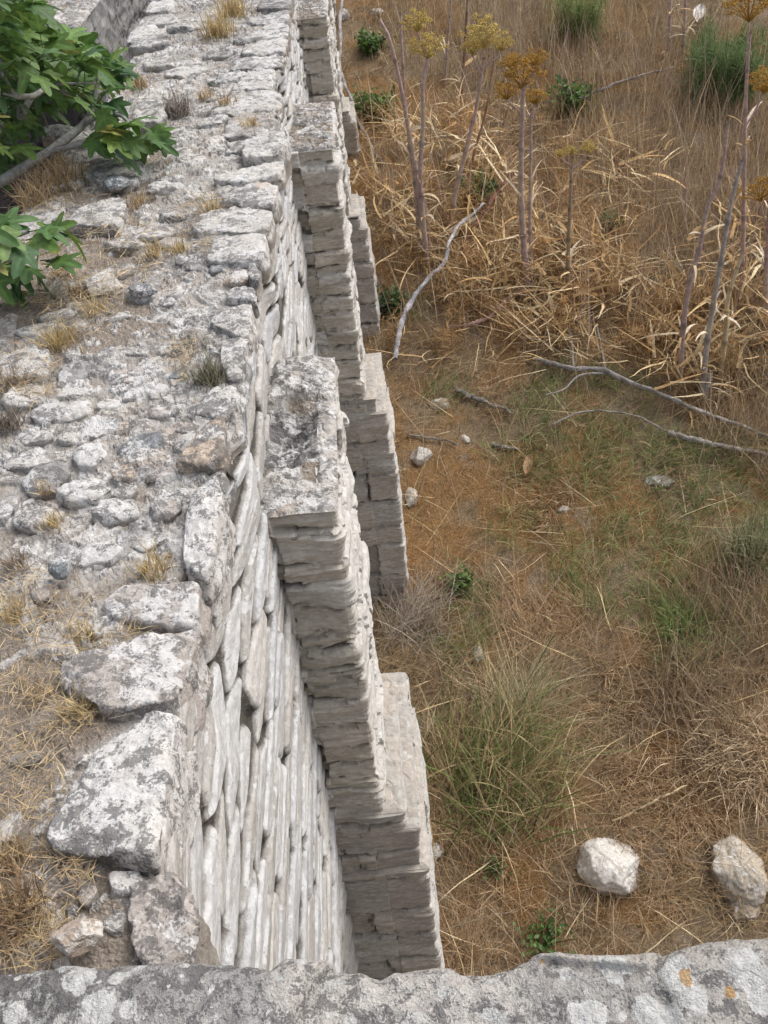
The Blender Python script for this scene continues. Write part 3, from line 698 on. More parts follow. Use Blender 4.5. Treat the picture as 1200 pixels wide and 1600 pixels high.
# ================================================================== STONES LYING AROUND
def rock(name, label, px, py, w, h, tone, seed, on='ground', group=None, sink=0.42, flat=0.7, rough=0.14, mat=None, cut=0.78):
    c = gp(px, py) if on == 'ground' else atz(px, py, 6.02)
    d = np.linalg.norm(c - C0); rx = w / 2 / F_PX * d * 1.04; ry = h / 2 / F_PX * d * 1.15
    t = thing(name, label, "stone", c, group)
    V, F = boulder((c[0], c[1], c[2] + flat * min(rx, ry) * (1 - 2 * sink)), (rx, ry, flat * min(rx, ry)), seed, 56, rough * 1.3, 13, 0.3 * math.sin(seed), cut - 0.06)
    X = V; n = fbm(V[:, 0] * 14 / (10 * rx), V[:, 1] * 14 / (10 * rx), V[:, 2] * 14 / (10 * rx), seed=seed, o=4)
    n2 = np.abs(fbm(V[:, 0] * 4 / rx, V[:, 1] * 4 / rx, V[:, 2] * 4 / rx, seed=seed + 3, o=5, g=0.65)); V = V + ((V - V.mean(0)) / rx) * ((n * 0.07 - n2 * 0.16) * rx)[:, None]
    lo = c[2] - 0.02; hi = V[:, 2].max(); st = sstep(V[:, 2] + 0.12 * (hi - lo) * noise(V[:, 0] * 9 / rx, V[:, 1] * 9 / rx, seed=seed), lo, lo + 0.42 * (hi - lo))
    o = mesh_obj(name, V, F, mat or M_ROCK, None, tone, 0.2 + 0.8 * st)
    bpy.data.objects.remove(t)
    return tag(o, label, "stone", group, 'thing')
rock("boulder", "large white rounded boulder in the brown grass above the parapet", 948, 1360, 96, 74, (0.66, 0.64, 0.60), 31, flat=0.8)
rock("boulder", "buff boulder half hidden by dry grass near the right edge", 1150, 1362, 84, 88, (0.46, 0.41, 0.34), 32, flat=0.9)
rock("boulder", "small brownish stone just below the buff boulder at the right edge", 1158, 1416, 46, 44, (0.36, 0.30, 0.23), 33)
rock("stone", "jagged pale grey stone lying right of the second buttress plinth", 657, 717, 38, 34, (0.50, 0.48, 0.45), 34, flat=0.9, cut=0.66)
rock("stone", "narrow beige stone leaning against the foot of the second buttress plinth", 643, 778, 20, 40, (0.42, 0.38, 0.32), 35, flat=1.0)
rock("stone", "white stone wedged at the outer side of the nearest plinth", 680, 1331, 24, 26, (0.58, 0.56, 0.53), 36, flat=0.9)
rock("stone", "low brownish stone half sunk in grass right of the second plinth's upper end", 684, 632, 40, 26, (0.33, 0.27, 0.20), 37, sink=0.5)
rock("stone", "small pale stone among weeds above the green grass tussock", 746, 1022, 18, 28, (0.46, 0.43, 0.37), 38)
rock("stone", "small white chip of stone on rusty moss right of the jagged grey stone", 727, 686, 12, 18, (0.62, 0.59, 0.53), 39)
rock("stone", "tiny grey stone in the grass right of the rusty moss patch", 880, 797, 18, 12, (0.45, 0.44, 0.42), 40)
rock("stone", "grey block of stone at the foot of the wall near the top of the picture", 536, 28, 18, 22, (0.36, 0.34, 0.32), 41, flat=1.0)
rock("stone", "flat pale stone near the top beside the tip of the tallest leaning stalk", 588, 20, 22, 12, (0.46, 0.43, 0.39), 42)
rock("stone", "half buried grey flat stone in the right middle of the dry field", 1028, 752, 48, 26, (0.30, 0.29, 0.27), 43, sink=0.6)
rock("stone", "pale stone behind the leafy weeds at the far wall foot", 562, 165, 18, 16, (0.45, 0.43, 0.40), 44)
rock("loose_stone", "blue grey loose stone standing on edge in dry grass on the wall top", 98, 893, 34, 36, (0.27, 0.30, 0.315), 51, 'top', flat=1.0, mat=M_TOP, sink=0.25)
rock("loose_stone", "tan loose stone beside the parapet on the near end of the wall top", 126, 1468, 70, 50, (0.47, 0.39, 0.325), 52, 'top', flat=0.75, mat=M_ROCK, sink=0.2, cut=0.7)
rock("loose_stone", "rounded blue grey stone by a flat slab near the wall's left edge", 184, 290, 40, 24, (0.25, 0.28, 0.30), 53, 'top', flat=0.8, mat=M_TOP)
rock("loose_stone", "greenish grey stone in the middle of the far wall top", 335, 131, 22, 12, (0.26, 0.29, 0.28), 54, 'top', mat=M_TOP)
rock("loose_stone", "dark bluish stone among rubble below the tan flat stones", 222, 455, 46, 24, (0.23, 0.245, 0.27), 55, 'top', mat=M_TOP)
rock("loose_stone", "small white pebble at the near side of the left edge block", 241, 298, 16, 12, (0.55, 0.54, 0.52), 56, 'top', mat=M_TOP)

# ================================================================== PLANT TOOLS
def blades(base, az, lean, curve, length, width, col, nseg=4, sway=0.0, seed=0):
    n = len(base); R = np.random.RandomState(seed)
    t = np.linspace(0, 1, nseg + 1)
    th = lean[:, None] + curve[:, None] * t[None]
    st = length[:, None] / nseg
    dxy = np.sin(th) * st; dz = np.cos(th) * st
    r = np.concatenate([np.zeros((n, 1)), np.cumsum(dxy[:, :-1], 1)], 1); z = np.concatenate([np.zeros((n, 1)), np.cumsum(dz[:, :-1], 1)], 1)
    a = az[:, None] + sway * np.cumsum(R.normal(size=(n, nseg + 1)), 1)
    X = base[:, 0:1] + np.cumsum(np.concatenate([np.zeros((n, 1)), np.diff(r, axis=1) * np.cos(a[:, 1:])], 1), 1)
    Y = base[:, 1:2] + np.cumsum(np.concatenate([np.zeros((n, 1)), np.diff(r, axis=1) * np.sin(a[:, 1:])], 1), 1)
    Z = base[:, 2:3] + z
    tw = az + math.pi / 2 + R.normal(size=n) * 0.5; tz = R.normal(size=n) * 0.4
    sv = np.stack([np.cos(tw), np.sin(tw), tz], 1)
    w = width[:, None] * (1 - t ** 2.0 * 0.9)[None] / 2
    P = np.stack([X, Y, Z], -1); off = sv[:, None, :] * w[..., None]
    V = np.stack([P - off, P + off], 2).reshape(-1, 3)          # n, nseg+1, 2
    k = (np.arange(n) * (nseg + 1) * 2)[:, None] + (np.arange(nseg) * 2)[None]
    F = np.stack([k, k + 1, k + 3, k + 2], -1).reshape(-1, 4)
    C = np.repeat(col, (nseg + 1) * 2, 0)
    return V, F, C
def pickc(R, n, cols, var=0.15):
    cols = np.array(cols); c = cols[R.randint(0, len(cols), n)]
    return c * (1 + var * R.normal(size=(n, 1))).clip(0.5, 1.6)
STRAW = [(0.50, 0.40, 0.24), (0.43, 0.33, 0.18), (0.58, 0.48, 0.31), (0.37, 0.28, 0.16)]
BROWN = [(0.32, 0.225, 0.13), (0.27, 0.185, 0.105), (0.37, 0.27, 0.165), (0.35, 0.225, 0.115), (0.40, 0.30, 0.195)]
RUST = [(0.28, 0.155, 0.060), (0.235, 0.125, 0.048), (0.32, 0.19, 0.08)]
GREYB = [(0.33, 0.26, 0.175), (0.28, 0.215, 0.145), (0.38, 0.305, 0.21), (0.27, 0.195, 0.125)]
GREEN = [(0.16, 0.21, 0.075), (0.125, 0.175, 0.06), (0.22, 0.245, 0.10), (0.27, 0.25, 0.12)]
def ground_points(R, n, box=(380, -260, 1480, 1760)):
    px = R.uniform(box[0], box[2], n); py = R.uniform(box[1], box[3], n)
    d = (np.stack([(px - CX) / F_PX, -(py - CY) / F_PX, -np.ones(n)], 1)) @ RC.T
    # meet the sloping ground z = -0.85 + 0.25 y
    t = (-0.85 - CAMZ) / (d[:, 2] - 0.25 * d[:, 1])
    P = C0 + d * t[:, None]
    P = P[(P[:, 1] < 24) & (P[:, 1] > 0.8)]
    keep = np.ones(len(P), bool)
    P = P[keep & (P[:, 0] > -0.62)]
    for ya, yb, xo in BUTT:
        P = P[~((P[:, 1] > ya - 0.05) & (P[:, 1] < yb + 0.05) & (P[:, 0] < xo + 0.26))]
    P[:, 2] = ground_z(P[:, 0], P[:, 1]); return P
def zone(P, spots, warp=0.25):
    """soft membership of ground points in patches given as (photo x, y, radius in metres)"""
    m = np.zeros(len(P))
    for px, py, r in spots:
        c = gp(px, py); d = np.hypot(P[:, 0] - c[0], (P[:, 1] - c[1]) * 0.8) / r + warp * noise(P[:, 0] * 2, P[:, 1] * 2, seed=int(px))
        m = np.maximum(m, 1 - sstep(d, 0.55, 1.1))
    return m
def stuff(name, V, F, C, mat=M_GRASS):
    return tag(mesh_obj(name, V, F, mat, None, C, 1.0, smooth=False), kind='stuff')

FENNEL_ZONE = [(640, 320, 0.9), (700, 400, 1.0), (820, 400, 1.2), (760, 250, 1.1), (900, 480, 1.0), (940, 300, 0.9), (700, 510, 0.8), (1000, 520, 0.8), (620, 230, 0.7), (1150, 500, 0.9), (1190, 380, 0.9)]
MOSS_ZONE = [(700, 760, 0.8), (760, 850, 0.6), (680, 850, 0.4), (850, 1440, 0.6), (720, 1400, 0.45), (900, 1290, 0.45), (950, 1460, 0.45), (690, 960, 0.3), (980, 380, 0.5)]
GREEN_ZONE = [(1000, 800, 0.9), (1100, 900, 0.8), (950, 650, 0.8), (820, 700, 0.5), (1180, 760, 0.7), (960, 880, 0.75), (1060, 990, 0.5), (860, 640, 0.6), (900, 700, 0.5), (1160, 850, 0.6), (800, 830, 0.35), (640, 480, 0.3), (1130, 110, 1.2), (900, 40, 0.9), (720, 960, 0.4), (700, 620, 0.35), (880, 160, 0.6), (760, 1230, 0.45), (1100, 760, 0.6)]
TALL_ZONE = [(1050, 330, 1.6), (1000, 180, 1.9), (1150, 280, 1.6), (860, 60, 2.0), (980, 60, 2.0), (1180, 560, 0.9), (1190, 680, 0.7), (740, 20, 1.5), (1150, 960, 0.6), (1120, 1080, 0.5)]

def build_ground_cover():
    R = np.random.RandomState(91)
    # low brown matted grass everywhere
    P = ground_points(R, 190000); mz = zone(P, MOSS_ZONE); P = P[(R.rand(len(P)) > 0.80 * mz)]
    pal = sstep(fbm(P[:, 0] * 2.2 + 9, P[:, 1] * 2.2, seed=37, o=5), 0.18, 0.40); P = P[R.rand(len(P)) > 0.6 * pal]
    cl = sstep(fbm(P[:, 0] * 3.1, P[:, 1] * 3.1, seed=93), -0.35, 0.25); P = P[R.rand(len(P)) < 0.25 + 0.75 * cl]
    n = len(P); dist = np.linalg.norm(P - C0, axis=1)
    swirl = 3.2 * fbm(P[:, 0] * 0.9, P[:, 1] * 0.9, seed=94)
    c = pickc(R, n, BROWN)
    mixn = sstep(fbm(P[:, 0] * 1.1, P[:, 1] * 1.1, seed=95), -0.1, 0.3) * R.rand(n)
    c = np.where((mixn > 0.58)[:, None], pickc(R, n, STRAW) * 0.78, c)
    gz = zone(P, GREEN_ZONE) * R.rand(n); c = np.where((gz > 0.34)[:, None], pickc(R, n, GREEN), c)
    tz = zone(P, TALL_ZONE) * R.rand(n); c = np.where((tz > 0.35)[:, None], pickc(R, n, GREYB), c)
    V, F, C = blades(P, swirl + R.normal(size=n) * 0.9, R.uniform(0.5, 1.3, n), R.uniform(0.0, 0.9, n), R.uniform(0.10, 0.34, n), 0.0028 + 0.00045 * dist * R.uniform(0.6, 1.3, n), c, 3, 0.12, 1)
    stuff("matted_dry_grass", V, F, C)
    # moss fuzz
    P = ground_points(R, 80000); mz = np.maximum(zone(P, MOSS_ZONE), 0.35 * sstep(fbm(P[:, 0] * 1.3, P[:, 1] * 1.3, seed=31), -0.15, 0.25)); P = P[R.rand(len(P)) < 0.9 * mz]; n = len(P)
    V, F, C = blades(P, R.uniform(0, 6.28, n), R.uniform(0.1, 1.2, n), R.uniform(-.3, .8, n), R.uniform(0.02, 0.07, n), R.uniform(0.004, 0.009, n), pickc(R, n, RUST), 2, 0.2, 2)
    stuff("rusty_moss", V, F, C)
    # tall thin dry grass
    P = ground_points(R, 110000); z = zone(P, TALL_ZONE, 0.5); P = P[R.rand(len(P)) < 0.6 * z + 0.03]; n = len(P); dist = np.linalg.norm(P - C0, axis=1)
    c = pickc(R, n, GREYB + STRAW[:1] + BROWN[:2]); tip = R.rand(n) < 0.15; c = np.where(tip[:, None], np.array((0.45, 0.37, 0.25)), c)
    V, F, C = blades(P, R.uniform(0, 6.28, n), R.uniform(0.0, 0.5, n), R.uniform(0.1, 0.9, n), R.uniform(0.25, 0.85, n), 0.003 + 0.0004 * dist * R.uniform(0.6, 1.2, n), c, 4, 0.1, 3)
    stuff("tall_dry_grass", V, F, C)
    # long stray stalks lying about
    P = ground_points(R, 1300); n = len(P); P[:, 2] += 0.03
    V, F, C = blades(P, R.uniform(0, 6.28, n), R.uniform(0.9, 1.45, n), R.uniform(-0.1, 0.35, n), R.uniform(0.3, 0.9, n), R.uniform(0.005, 0.011, n), pickc(R, n, STRAW + [(0.30, 0.25, 0.19), (0.24, 0.17, 0.11)]), 5, 0.07, 4)
    stuff("lying_grass_stalks", V, F, C)
    # green grass
    P = ground_points(R, 40000); z = zone(P, GREEN_ZONE, 0.5); P = P[R.rand(len(P)) < 0.55 * z]; n = len(P); dist = np.linalg.norm(P - C0, axis=1)
    V, F, C = blades(P, R.uniform(0, 6.28, n), R.uniform(0.1, 0.9, n), R.uniform(0.2, 1.0, n), R.uniform(0.12, 0.36, n), 0.004 + 0.00045 * dist, pickc(R, n, GREEN, 0.25), 4, 0.1, 5)
    stuff("green_grass", V, F, C)
    # pale withered fennel leaves and sheaths
    P = ground_points(R, 15000, (500, 100, 1300, 700)); z = zone(P, FENNEL_ZONE, 0.4)
    hp = sstep(fbm(P[:, 0] * 1.7, P[:, 1] * 1.7, seed=98, o=3), -0.05, 0.22)
    P = P[R.rand(len(P)) < 0.55 * z * (0.12 + hp)]; n = len(P); P[:, 2] += R.uniform(0.02, 0.32, n)
    az = 3.6 * fbm(P[:, 0] * 0.8, P[:, 1] * 0.8, seed=99, o=2) + R.normal(size=n) * 0.55 + math.pi * (R.rand(n) < 0.5)
    V, F, C = blades(P, az, R.uniform(0.9, 1.7, n), R.uniform(-0.2, 0.8, n), R.uniform(0.2, 0.9, n), R.uniform(0.007, 0.024, n) * R.uniform(0.7, 1.1, n), pickc(R, n, [(0.58, 0.45, 0.26), (0.48, 0.36, 0.19), (0.66, 0.55, 0.37), (0.42, 0.29, 0.15), (0.36, 0.235, 0.12)], 0.2), 7, 0.16, 6)
    stuff("withered_leaf_litter", V, F, C)
    # broad collapsed leaf bases round the dead stalks, and a thicket of thin dead stems
    P = ground_points(R, 9000, (500, 60, 1300, 660)); z = zone(P, [(650, 330, 0.8), (720, 330, 0.8), (800, 420, 0.8), (690, 250, 0.8), (890, 440, 0.7), (1080, 560, 0.7), (1150, 480, 0.9), (1190, 420, 0.8), (980, 290, 0.6)], 0.4)
    P = P[R.rand(len(P)) < 0.30 * z]; n = len(P); P[:, 2] += R.uniform(0.0, 0.45, n)
    V, F, C = blades(P, R.uniform(0, 6.28, n), R.uniform(0.5, 1.65, n), R.uniform(-0.2, 0.9, n), R.uniform(0.3, 0.9, n), R.uniform(0.016, 0.05, n), pickc(R, n, [(0.54, 0.42, 0.24), (0.46, 0.32, 0.16), (0.58, 0.48, 0.31), (0.40, 0.26, 0.12), (0.36, 0.23, 0.11)], 0.2), 8, 0.14, 16)
    stuff("broad_withered_leaves", V, F, C)
    P = ground_points(R, 5000, (480, -200, 1400, 560)); z = np.maximum(zone(P, TALL_ZONE, 0.5), zone(P, FENNEL_ZONE, 0.5)); P = P[R.rand(len(P)) < 0.34 * z]; n = len(P)
    V, F, C = blades(P, R.uniform(0, 6.28, n), R.uniform(0.0, 0.35, n), R.uniform(-0.1, 0.5, n), R.uniform(0.5, 1.4, n), R.uniform(0.008, 0.017, n), pickc(R, n, [(0.40, 0.31, 0.21), (0.33, 0.23, 0.16), (0.46, 0.36, 0.26), (0.36, 0.27, 0.24)], 0.2), 6, 0.06, 17)
    stuff("thin_dead_stems", V, F, C)
    # feathery rust brown dried foliage in heaps
    P = ground_points(R, 150000, (480, 60, 1300, 720)); z = zone(P, FENNEL_ZONE, 0.6); hp = sstep(fbm(P[:, 0] * 2.5, P[:, 1] * 2.5, seed=97), -0.15, 0.3)
    k = R.rand(len(P)) < 0.75 * z * hp; P = P[k]; hp = hp[k]; n = len(P); P[:, 2] += R.uniform(0, 0.45, n) * hp
    V, F, C = blades(P, R.uniform(0, 6.28, n), R.uniform(0.3, 2.0, n), R.uniform(-.5, 1.2, n), R.uniform(0.07, 0.2, n), R.uniform(0.005, 0.010, n), pickc(R, n, [(0.40, 0.25, 0.11), (0.34, 0.205, 0.085), (0.46, 0.30, 0.14), (0.28, 0.17, 0.08)]), 3, 0.25, 7)
    stuff("feathery_dry_foliage", V, F, C)
build_ground_cover()

def smooth_path(P, n):
    P = np.asarray(P, float)
    if len(P) < 3:
        return P[0] + (P[-1] - P[0]) * np.linspace(0, 1, n)[:, None]
    Q = np.vstack([2 * P[0] - P[1], P, 2 * P[-1] - P[-2]]); out = []
    m = len(P) - 1
    for t in np.linspace(0, m, n):
        k = min(int(t), m - 1); u = t - k; a, b, c, d = Q[k:k + 4]
        out.append(0.5 * (2 * b + (c - a) * u + (2 * a - 5 * b + 4 * c - d) * u * u + (3 * b - a - 3 * c + d) * u ** 3))
    return np.array(out)
def tube(P, r0, r1, n=24, sides=8, bump=0.0, seed=0, nodes=None):
    C = smooth_path(P, n); T = np.gradient(C, axis=0); T /= np.linalg.norm(T, axis=1)[:, None] + 1e-9
    ref = np.array([0.31, 0.2, 0.93]); A = np.cross(T, ref); A /= np.linalg.norm(A, axis=1)[:, None] + 1e-9; B = np.cross(T, A)
    t = np.linspace(0, 1, n); r = r0 + (r1 - r0) * t
    if nodes: r = r * (1 + 0.35 * np.exp(-((np.abs((t * nodes) % 1 - 0.5) - 0.5) / 0.06) ** 2))
    ph = np.linspace(0, 2 * math.pi, sides, endpoint=False)
    R = r[:, None] * (1 + bump * noise(np.arange(n)[:, None] * 0.5 + 0 * ph, ph[None] * 0.8 + 0 * t[:, None], seed=seed))
    V = C[:, None] + A[:, None] * (R * np.cos(ph))[..., None] + B[:, None] * (R * np.sin(ph))[..., None]
    F = grid_faces(n, sides, True)
    return V.reshape(-1, 3), F

# ================================================================== FALLEN BRANCHES AND STICKS
GREY_W = (0.30, 0.28, 0.265)
def stick(label, pts, wpx, tone, lift, twigs=(), name="fallen_branch", cat="branch"):
    P = [gp(x, y) + np.array((0, 0, lf)) for (x, y), lf in zip(pts, np.interp(np.linspace(0, 1, len(pts)), np.linspace(0, 1, len(lift)), lift))]
    d = np.linalg.norm(P[0] - C0); r = wpx / 2 / F_PX * d
    Q = smooth_path(P, 40); q = np.linspace(0, 1, 40); wig = min(0.05, r * 0.9)
    Q = Q + wig * np.stack([noise(q * 11, q * 0, seed=int(pts[0][0])), noise(q * 11 + 5, q * 0, seed=int(pts[0][0])), 0.6 * noise(q * 9, q * 0 + 3, seed=7)], 1)
    mb = MB(); V, F = tube(Q, r, r * 0.55, 90, 10, 0.45, int(pts[0][0])); mb.add(V, F, np.array(tone) * (0.75 + 0.5 * sstep(noise(V[:, 0] * 9, V[:, 1] * 9, V[:, 2] * 9, seed=3), -0.3, 0.4))[:, None])
    for tp in twigs:
        Q = [gp(x, y) + np.array((0, 0, np.mean(lift) + 0.04 * i)) for i, (x, y) in enumerate(tp)]
        V, F = tube(Q, r * 0.5, r * 0.2, 18, 6, 0.2, 3); mb.add(V, F, tone)
    return tag(mb.build(name, M_WOOD), label, cat, None, 'thing')
stick("silvery bent stick rising from the second plinth into the withered fennel", [(620, 590), (630, 542), (652, 494), (672, 468), (694, 448), (702, 414), (730, 376), (754, 350)], 8.5, (0.36, 0.35, 0.36), (0.25, 0.3, 0.35, 0.3))
stick("thin grey vine trailing down along the far foot of the wall", [(545, -10), (543, 20), (537, 60), (535, 110), (538, 145), (548, 172), (562, 208), (584, 245), (602, 262)], 5, (0.30, 0.28, 0.27), (0.5, 0.4, 0.2, 0.05), name="vine", cat="vine")
stick("long grey branch with twigs sloping to the right edge, upper one of two", [(840, 578), (885, 588), (945, 598), (1000, 624), (1060, 645), (1110, 663), (1190, 692), (1230, 700)], 8, GREY_W, (0.12, 0.18, 0.15, 0.1), [[(945, 598), (938, 560), (930, 530)], [(895, 590), (893, 560), (888, 535)], [(950, 598), (905, 606), (880, 632), (852, 645)]])
stick("thicker grey branch below the long twiggy one, running off the right edge", [(1042, 686), (1085, 700), (1140, 712), (1200, 730), (1250, 745)], 9, (0.32, 0.29, 0.26), (0.1, 0.14))
stick("short dark grey stick lying in grass right of the second plinth", [(716, 618), (742, 630), (775, 642), (806, 656)], 8, (0.25, 0.23, 0.205), (0.06, 0.08))
stick("small broken stick end on bare soil below the short dark stick", [(771, 699), (790, 703), (810, 706)], 6, (0.26, 0.24, 0.22), (0.04, 0.04))
stick("thin curved twig across the weeds left of the thicker grey branch", [(862, 672), (900, 656), (945, 652), (1000, 664), (1050, 690)], 4, (0.30, 0.27, 0.24), (0.08, 0.1))
stick("thin dark twig beside the jagged pale stone", [(636, 682), (665, 688), (700, 694), (716, 700)], 4, (0.2, 0.18, 0.16), (0.04, 0.05))
stick("pinkish fallen stalk lying across the straw towards the wall", [(832, 452), (800, 474), (772, 500), (735, 518), (700, 522)], 8, (0.34, 0.22, 0.19), (0.1, 0.1), name="fallen_stalk", cat="stalk")
stick("dark red fallen stalk leaning down to the silvery stick's tip", [(800, 308), (772, 345), (750, 372), (728, 402), (712, 428)], 7, (0.17, 0.085, 0.06), (0.35, 0.15), name="fallen_stalk", cat="stalk")
stick("grey branch lying across the dry grass at the upper right", [(902, 182), (930, 172), (968, 156), (1010, 146), (1050, 136)], 5, (0.24, 0.21, 0.19), (0.25, 0.3))
stick("pale straw coloured stalk arching over brown grass above the white boulder", [(958, 1290), (1000, 1272), (1040, 1256), (1068, 1248)], 4, (0.45, 0.36, 0.22), (0.06, 0.2), name="fallen_stalk", cat="stalk")

# ================================================================== GIANT FENNEL
M_STALK = plant_material("fennel_stalk", 0.75, 0.0, 0.22, 0.2, 25)
M_UMB = plant_material("fennel_seed_head", 0.85, 0.25, 0.3, 0.1, 60, 1.3)
_ico = None
def blobs(mb, pts, r, cols, R):
    base = np.array([(0, 0, 1), (.94, 0, .33), (-.47, .82, .33), (-.47, -.82, .33), (0, 0, -1)], float)
    Fc = np.array([(0, 1, 2), (0, 2, 3), (0, 3, 1), (4, 2, 1), (4, 3, 2), (4, 1, 3)])
    n = len(pts); a = R.uniform(0, 6.28, n); ca, sa = np.cos(a)[:, None], np.sin(a)[:, None]
    bx = base[None, :, 0] * ca - base[None, :, 1] * sa; by = base[None, :, 0] * sa + base[None, :, 1] * ca
    rr = r * R.uniform(0.6, 1.4, n)
    V = pts[:, None] + np.stack([bx, by, np.repeat(base[None, :, 2], n, 0)], -1) * rr[:, None, None]
    F = (Fc[None] + (np.arange(n) * 5)[:, None, None]).reshape(-1, 3)
    mb.add(V.reshape(-1, 3), F, np.repeat(cols, 5, 0))
def umbel(parent, c, r, cols, seed, stalk_to):
    R = np.random.RandomState(seed); mb = MB()
    base = np.asarray(stalk_to, float)
    k = 26
    for i in range(k):
        th = math.acos(1 - 1.15 * (i + 0.5) / k); ph = i * 2.399963 + R.uniform(-.3, .3)
        dv = np.array([math.sin(th) * math.cos(ph), math.sin(th) * math.sin(ph), math.cos(th) * 0.75])
        e = c + dv * r * R.uniform(0.6, 1.15)
        V, F = tube([base, base * 0.4 + e * 0.6 + np.array((0, 0, r * .05)), e], 0.006, 0.003, 5, 4); mb.add(V, F, np.array(cols[0]) * 0.75)
        m = 34; q = R.normal(size=(m, 3)); q /= np.linalg.norm(q, axis=1)[:, None]; q *= R.uniform(0.3, 1, (m, 1)) ** 0.5
        q[:, 2] *= 0.6
        blobs(mb, e + q * r * 0.22, r * 0.036, pickc(R, m, cols, 0.18), R)
    return mb.build("seed_head", M_UMB, parent, smooth=False)
OCHRE = [(0.44, 0.27, 0.07), (0.50, 0.33, 0.09), (0.36, 0.21, 0.055)]
YELLO = [(0.54, 0.43, 0.15), (0.62, 0.50, 0.20), (0.45, 0.34, 0.11)]
PURP = (0.41, 0.305, 0.285); GREYS = (0.36, 0.325, 0.305); PALE = (0.52, 0.43, 0.28); PINK = (0.45, 0.325, 0.295)
def fennel(label, stems, umbels, seed, leaves=4):
    """stems: (photo points from foot to tip, width in px, tone, lean towards +y over the height)"""
    R = np.random.RandomState(seed); foot = gp(*stems[0][0][0])
    t = thing("giant_fennel", label, "giant fennel", foot)
    tips = []
    for pts, wpx, tone, lean in stems:
        f0 = gp(*pts[0]) if pts[0] != 'j' else None
        P = []; y0 = f0[1]
        for i, (x, y) in enumerate(pts):
            P.append(f0 - np.array((0, 0, 0.05)) if i == 0 else aty(x, y, y0 + lean * i / max(1, len(pts) - 1)))
        d = np.linalg.norm(f0 - C0); r = wpx / 2 / F_PX * d * 0.85
        mb = MB(); V, F = tube(P, r * 1.05, r * 0.5, 60, 9, 0.08, seed, nodes=5 + seed % 3)
        C = np.zeros((len(V), 3)) + np.array(tone); hgt = np.repeat(np.linspace(0, 1, 60), 9)
        blot = sstep(noise(hgt * 9, V[:, 0] * 0 + seed, seed=seed), 0.0, 0.5)[:, None]
        band = np.exp(-((np.abs((hgt * (5 + seed % 3)) % 1 - 0.5) - 0.5) / 0.05) ** 2)[:, None]; rib = (0.5 + 0.5 * np.cos(np.tile(np.arange(9), 60) * 2.8))[:, None]
        C = C * (1 - 0.5 * band) * (0.8 + 0.3 * rib)
        C = C * (1 - 0.45 * blot) + np.array((0.42, 0.36, 0.28)) * 0.45 * blot
        mb.add(V, F, C); mb.build("stalk", M_STALK, t); tips.append((smooth_path(P, 60), r))
        # dried sheaths clinging to the stalk
        Q = smooth_path(P, 60)
        for i in range(leaves):
            b = Q[R.randint(3, 38)]; n = R.randint(2, 5)
            V, F, C = blades(np.repeat(b[None], n, 0), R.uniform(0, 6.28, n), R.uniform(0.3, 1.2, n), R.uniform(0.5, 1.8, n), R.uniform(0.18, 0.5, n), R.uniform(0.02, 0.05, n), pickc(R, n, [(0.50, 0.40, 0.26), (0.42, 0.29, 0.15), (0.58, 0.50, 0.38)]), 7, 0.12, seed + i)
            mesh_obj("dry_leaf", V, F, M_GRASS, t, C, 1.0)
    for (ux, uy, rp, cols, si) in umbels:
        Q, r = tips[si]; y0 = Q[-1][1]
        c = aty(ux, uy, y0); d = np.linalg.norm(c - C0); rr = rp / F_PX * d
        k = int(np.argmin(np.linalg.norm(Q - (c - np.array((0, 0, rr * 2.2))), axis=1)))
        st = c - np.array((0, 0, rr * 0.55))
        if np.linalg.norm(Q[k] - st) > 0.03:
            V, F = tube([Q[k], (Q[k] + st) / 2 + np.array((0, 0, -0.02)), st], r * 0.45, r * 0.3, 14, 6)
            mb = MB(); mb.add(V, F, np.array(PURP) * 1.1); mb.build("stem_branch", M_STALK, t)
        umbel(t, c, rr, cols, seed + int(ux), st)
    return t
fennel("bare leaning pinkish stalk nearest the wall, forked at its tip", [([(661, 390), (655, 290), (645, 241), (627, 140), (610, 66), (592, 28)], 9, PINK, 0.3), ([(655, 392), (650, 300), (637, 200), (629, 90), (626, 20)], 7, PURP, 0.5)], [], 11)
fennel("slender fennel with two yellowish heads left of the big yellow head", [([(667, 412), (657, 282), (661, 192), (661, 130), (668, 90)], 9, PURP, 0.2)], [(668, 76, 24, YELLO, 0), (652, 36, 20, YELLO, 0)], 12)
fennel("fennel with a broad yellow ochre head on a slanting mauve stalk", [([(702, 362), (712, 300), (728, 235), (745, 165), (756, 90)], 9, PINK, 0.2), ([(720, 330), (738, 250), (760, 170), (772, 90)], 5, (0.30, 0.16, 0.09), 0.3)], [(756, 56, 30, YELLO, 0), (738, 76, 15, YELLO, 0), (784, 70, 15, YELLO, 0)], 13)
fennel("fennel with the largest orange brown seed head on a thick mauve stalk", [([(826, 456), (818, 380), (814, 300), (815, 220), (818, 130)], 12, PURP, 0.1), ([(830, 440), (828, 350), (829, 260), (830, 170)], 7, PURP, 0.2)], [(815, 118, 32, OCHRE, 0), (838, 92, 16, OCHRE, 0), (800, 98, 16, OCHRE, 0), (792, 145, 17, OCHRE, 1), (836, 152, 17, OCHRE, 1)], 14)
fennel("thin pale fennel with small yellow flower heads right of the orange headed one", [([(886, 458), (888, 390), (891, 310), (894, 245)], 8, (0.33, 0.25, 0.17), 0.1)], [(920, 232, 12, YELLO, 0), (892, 236, 9, YELLO, 0), (876, 240, 8, YELLO, 0)], 15, 3)
fennel("crooked grey dead stalk, first of the cluster at the right", [([(1062, 604), (1068, 510), (1078, 440), (1092, 395), (1104, 330), (1126, 275), (1138, 192)], 9, PURP, 0.3)], [], 16, 3)
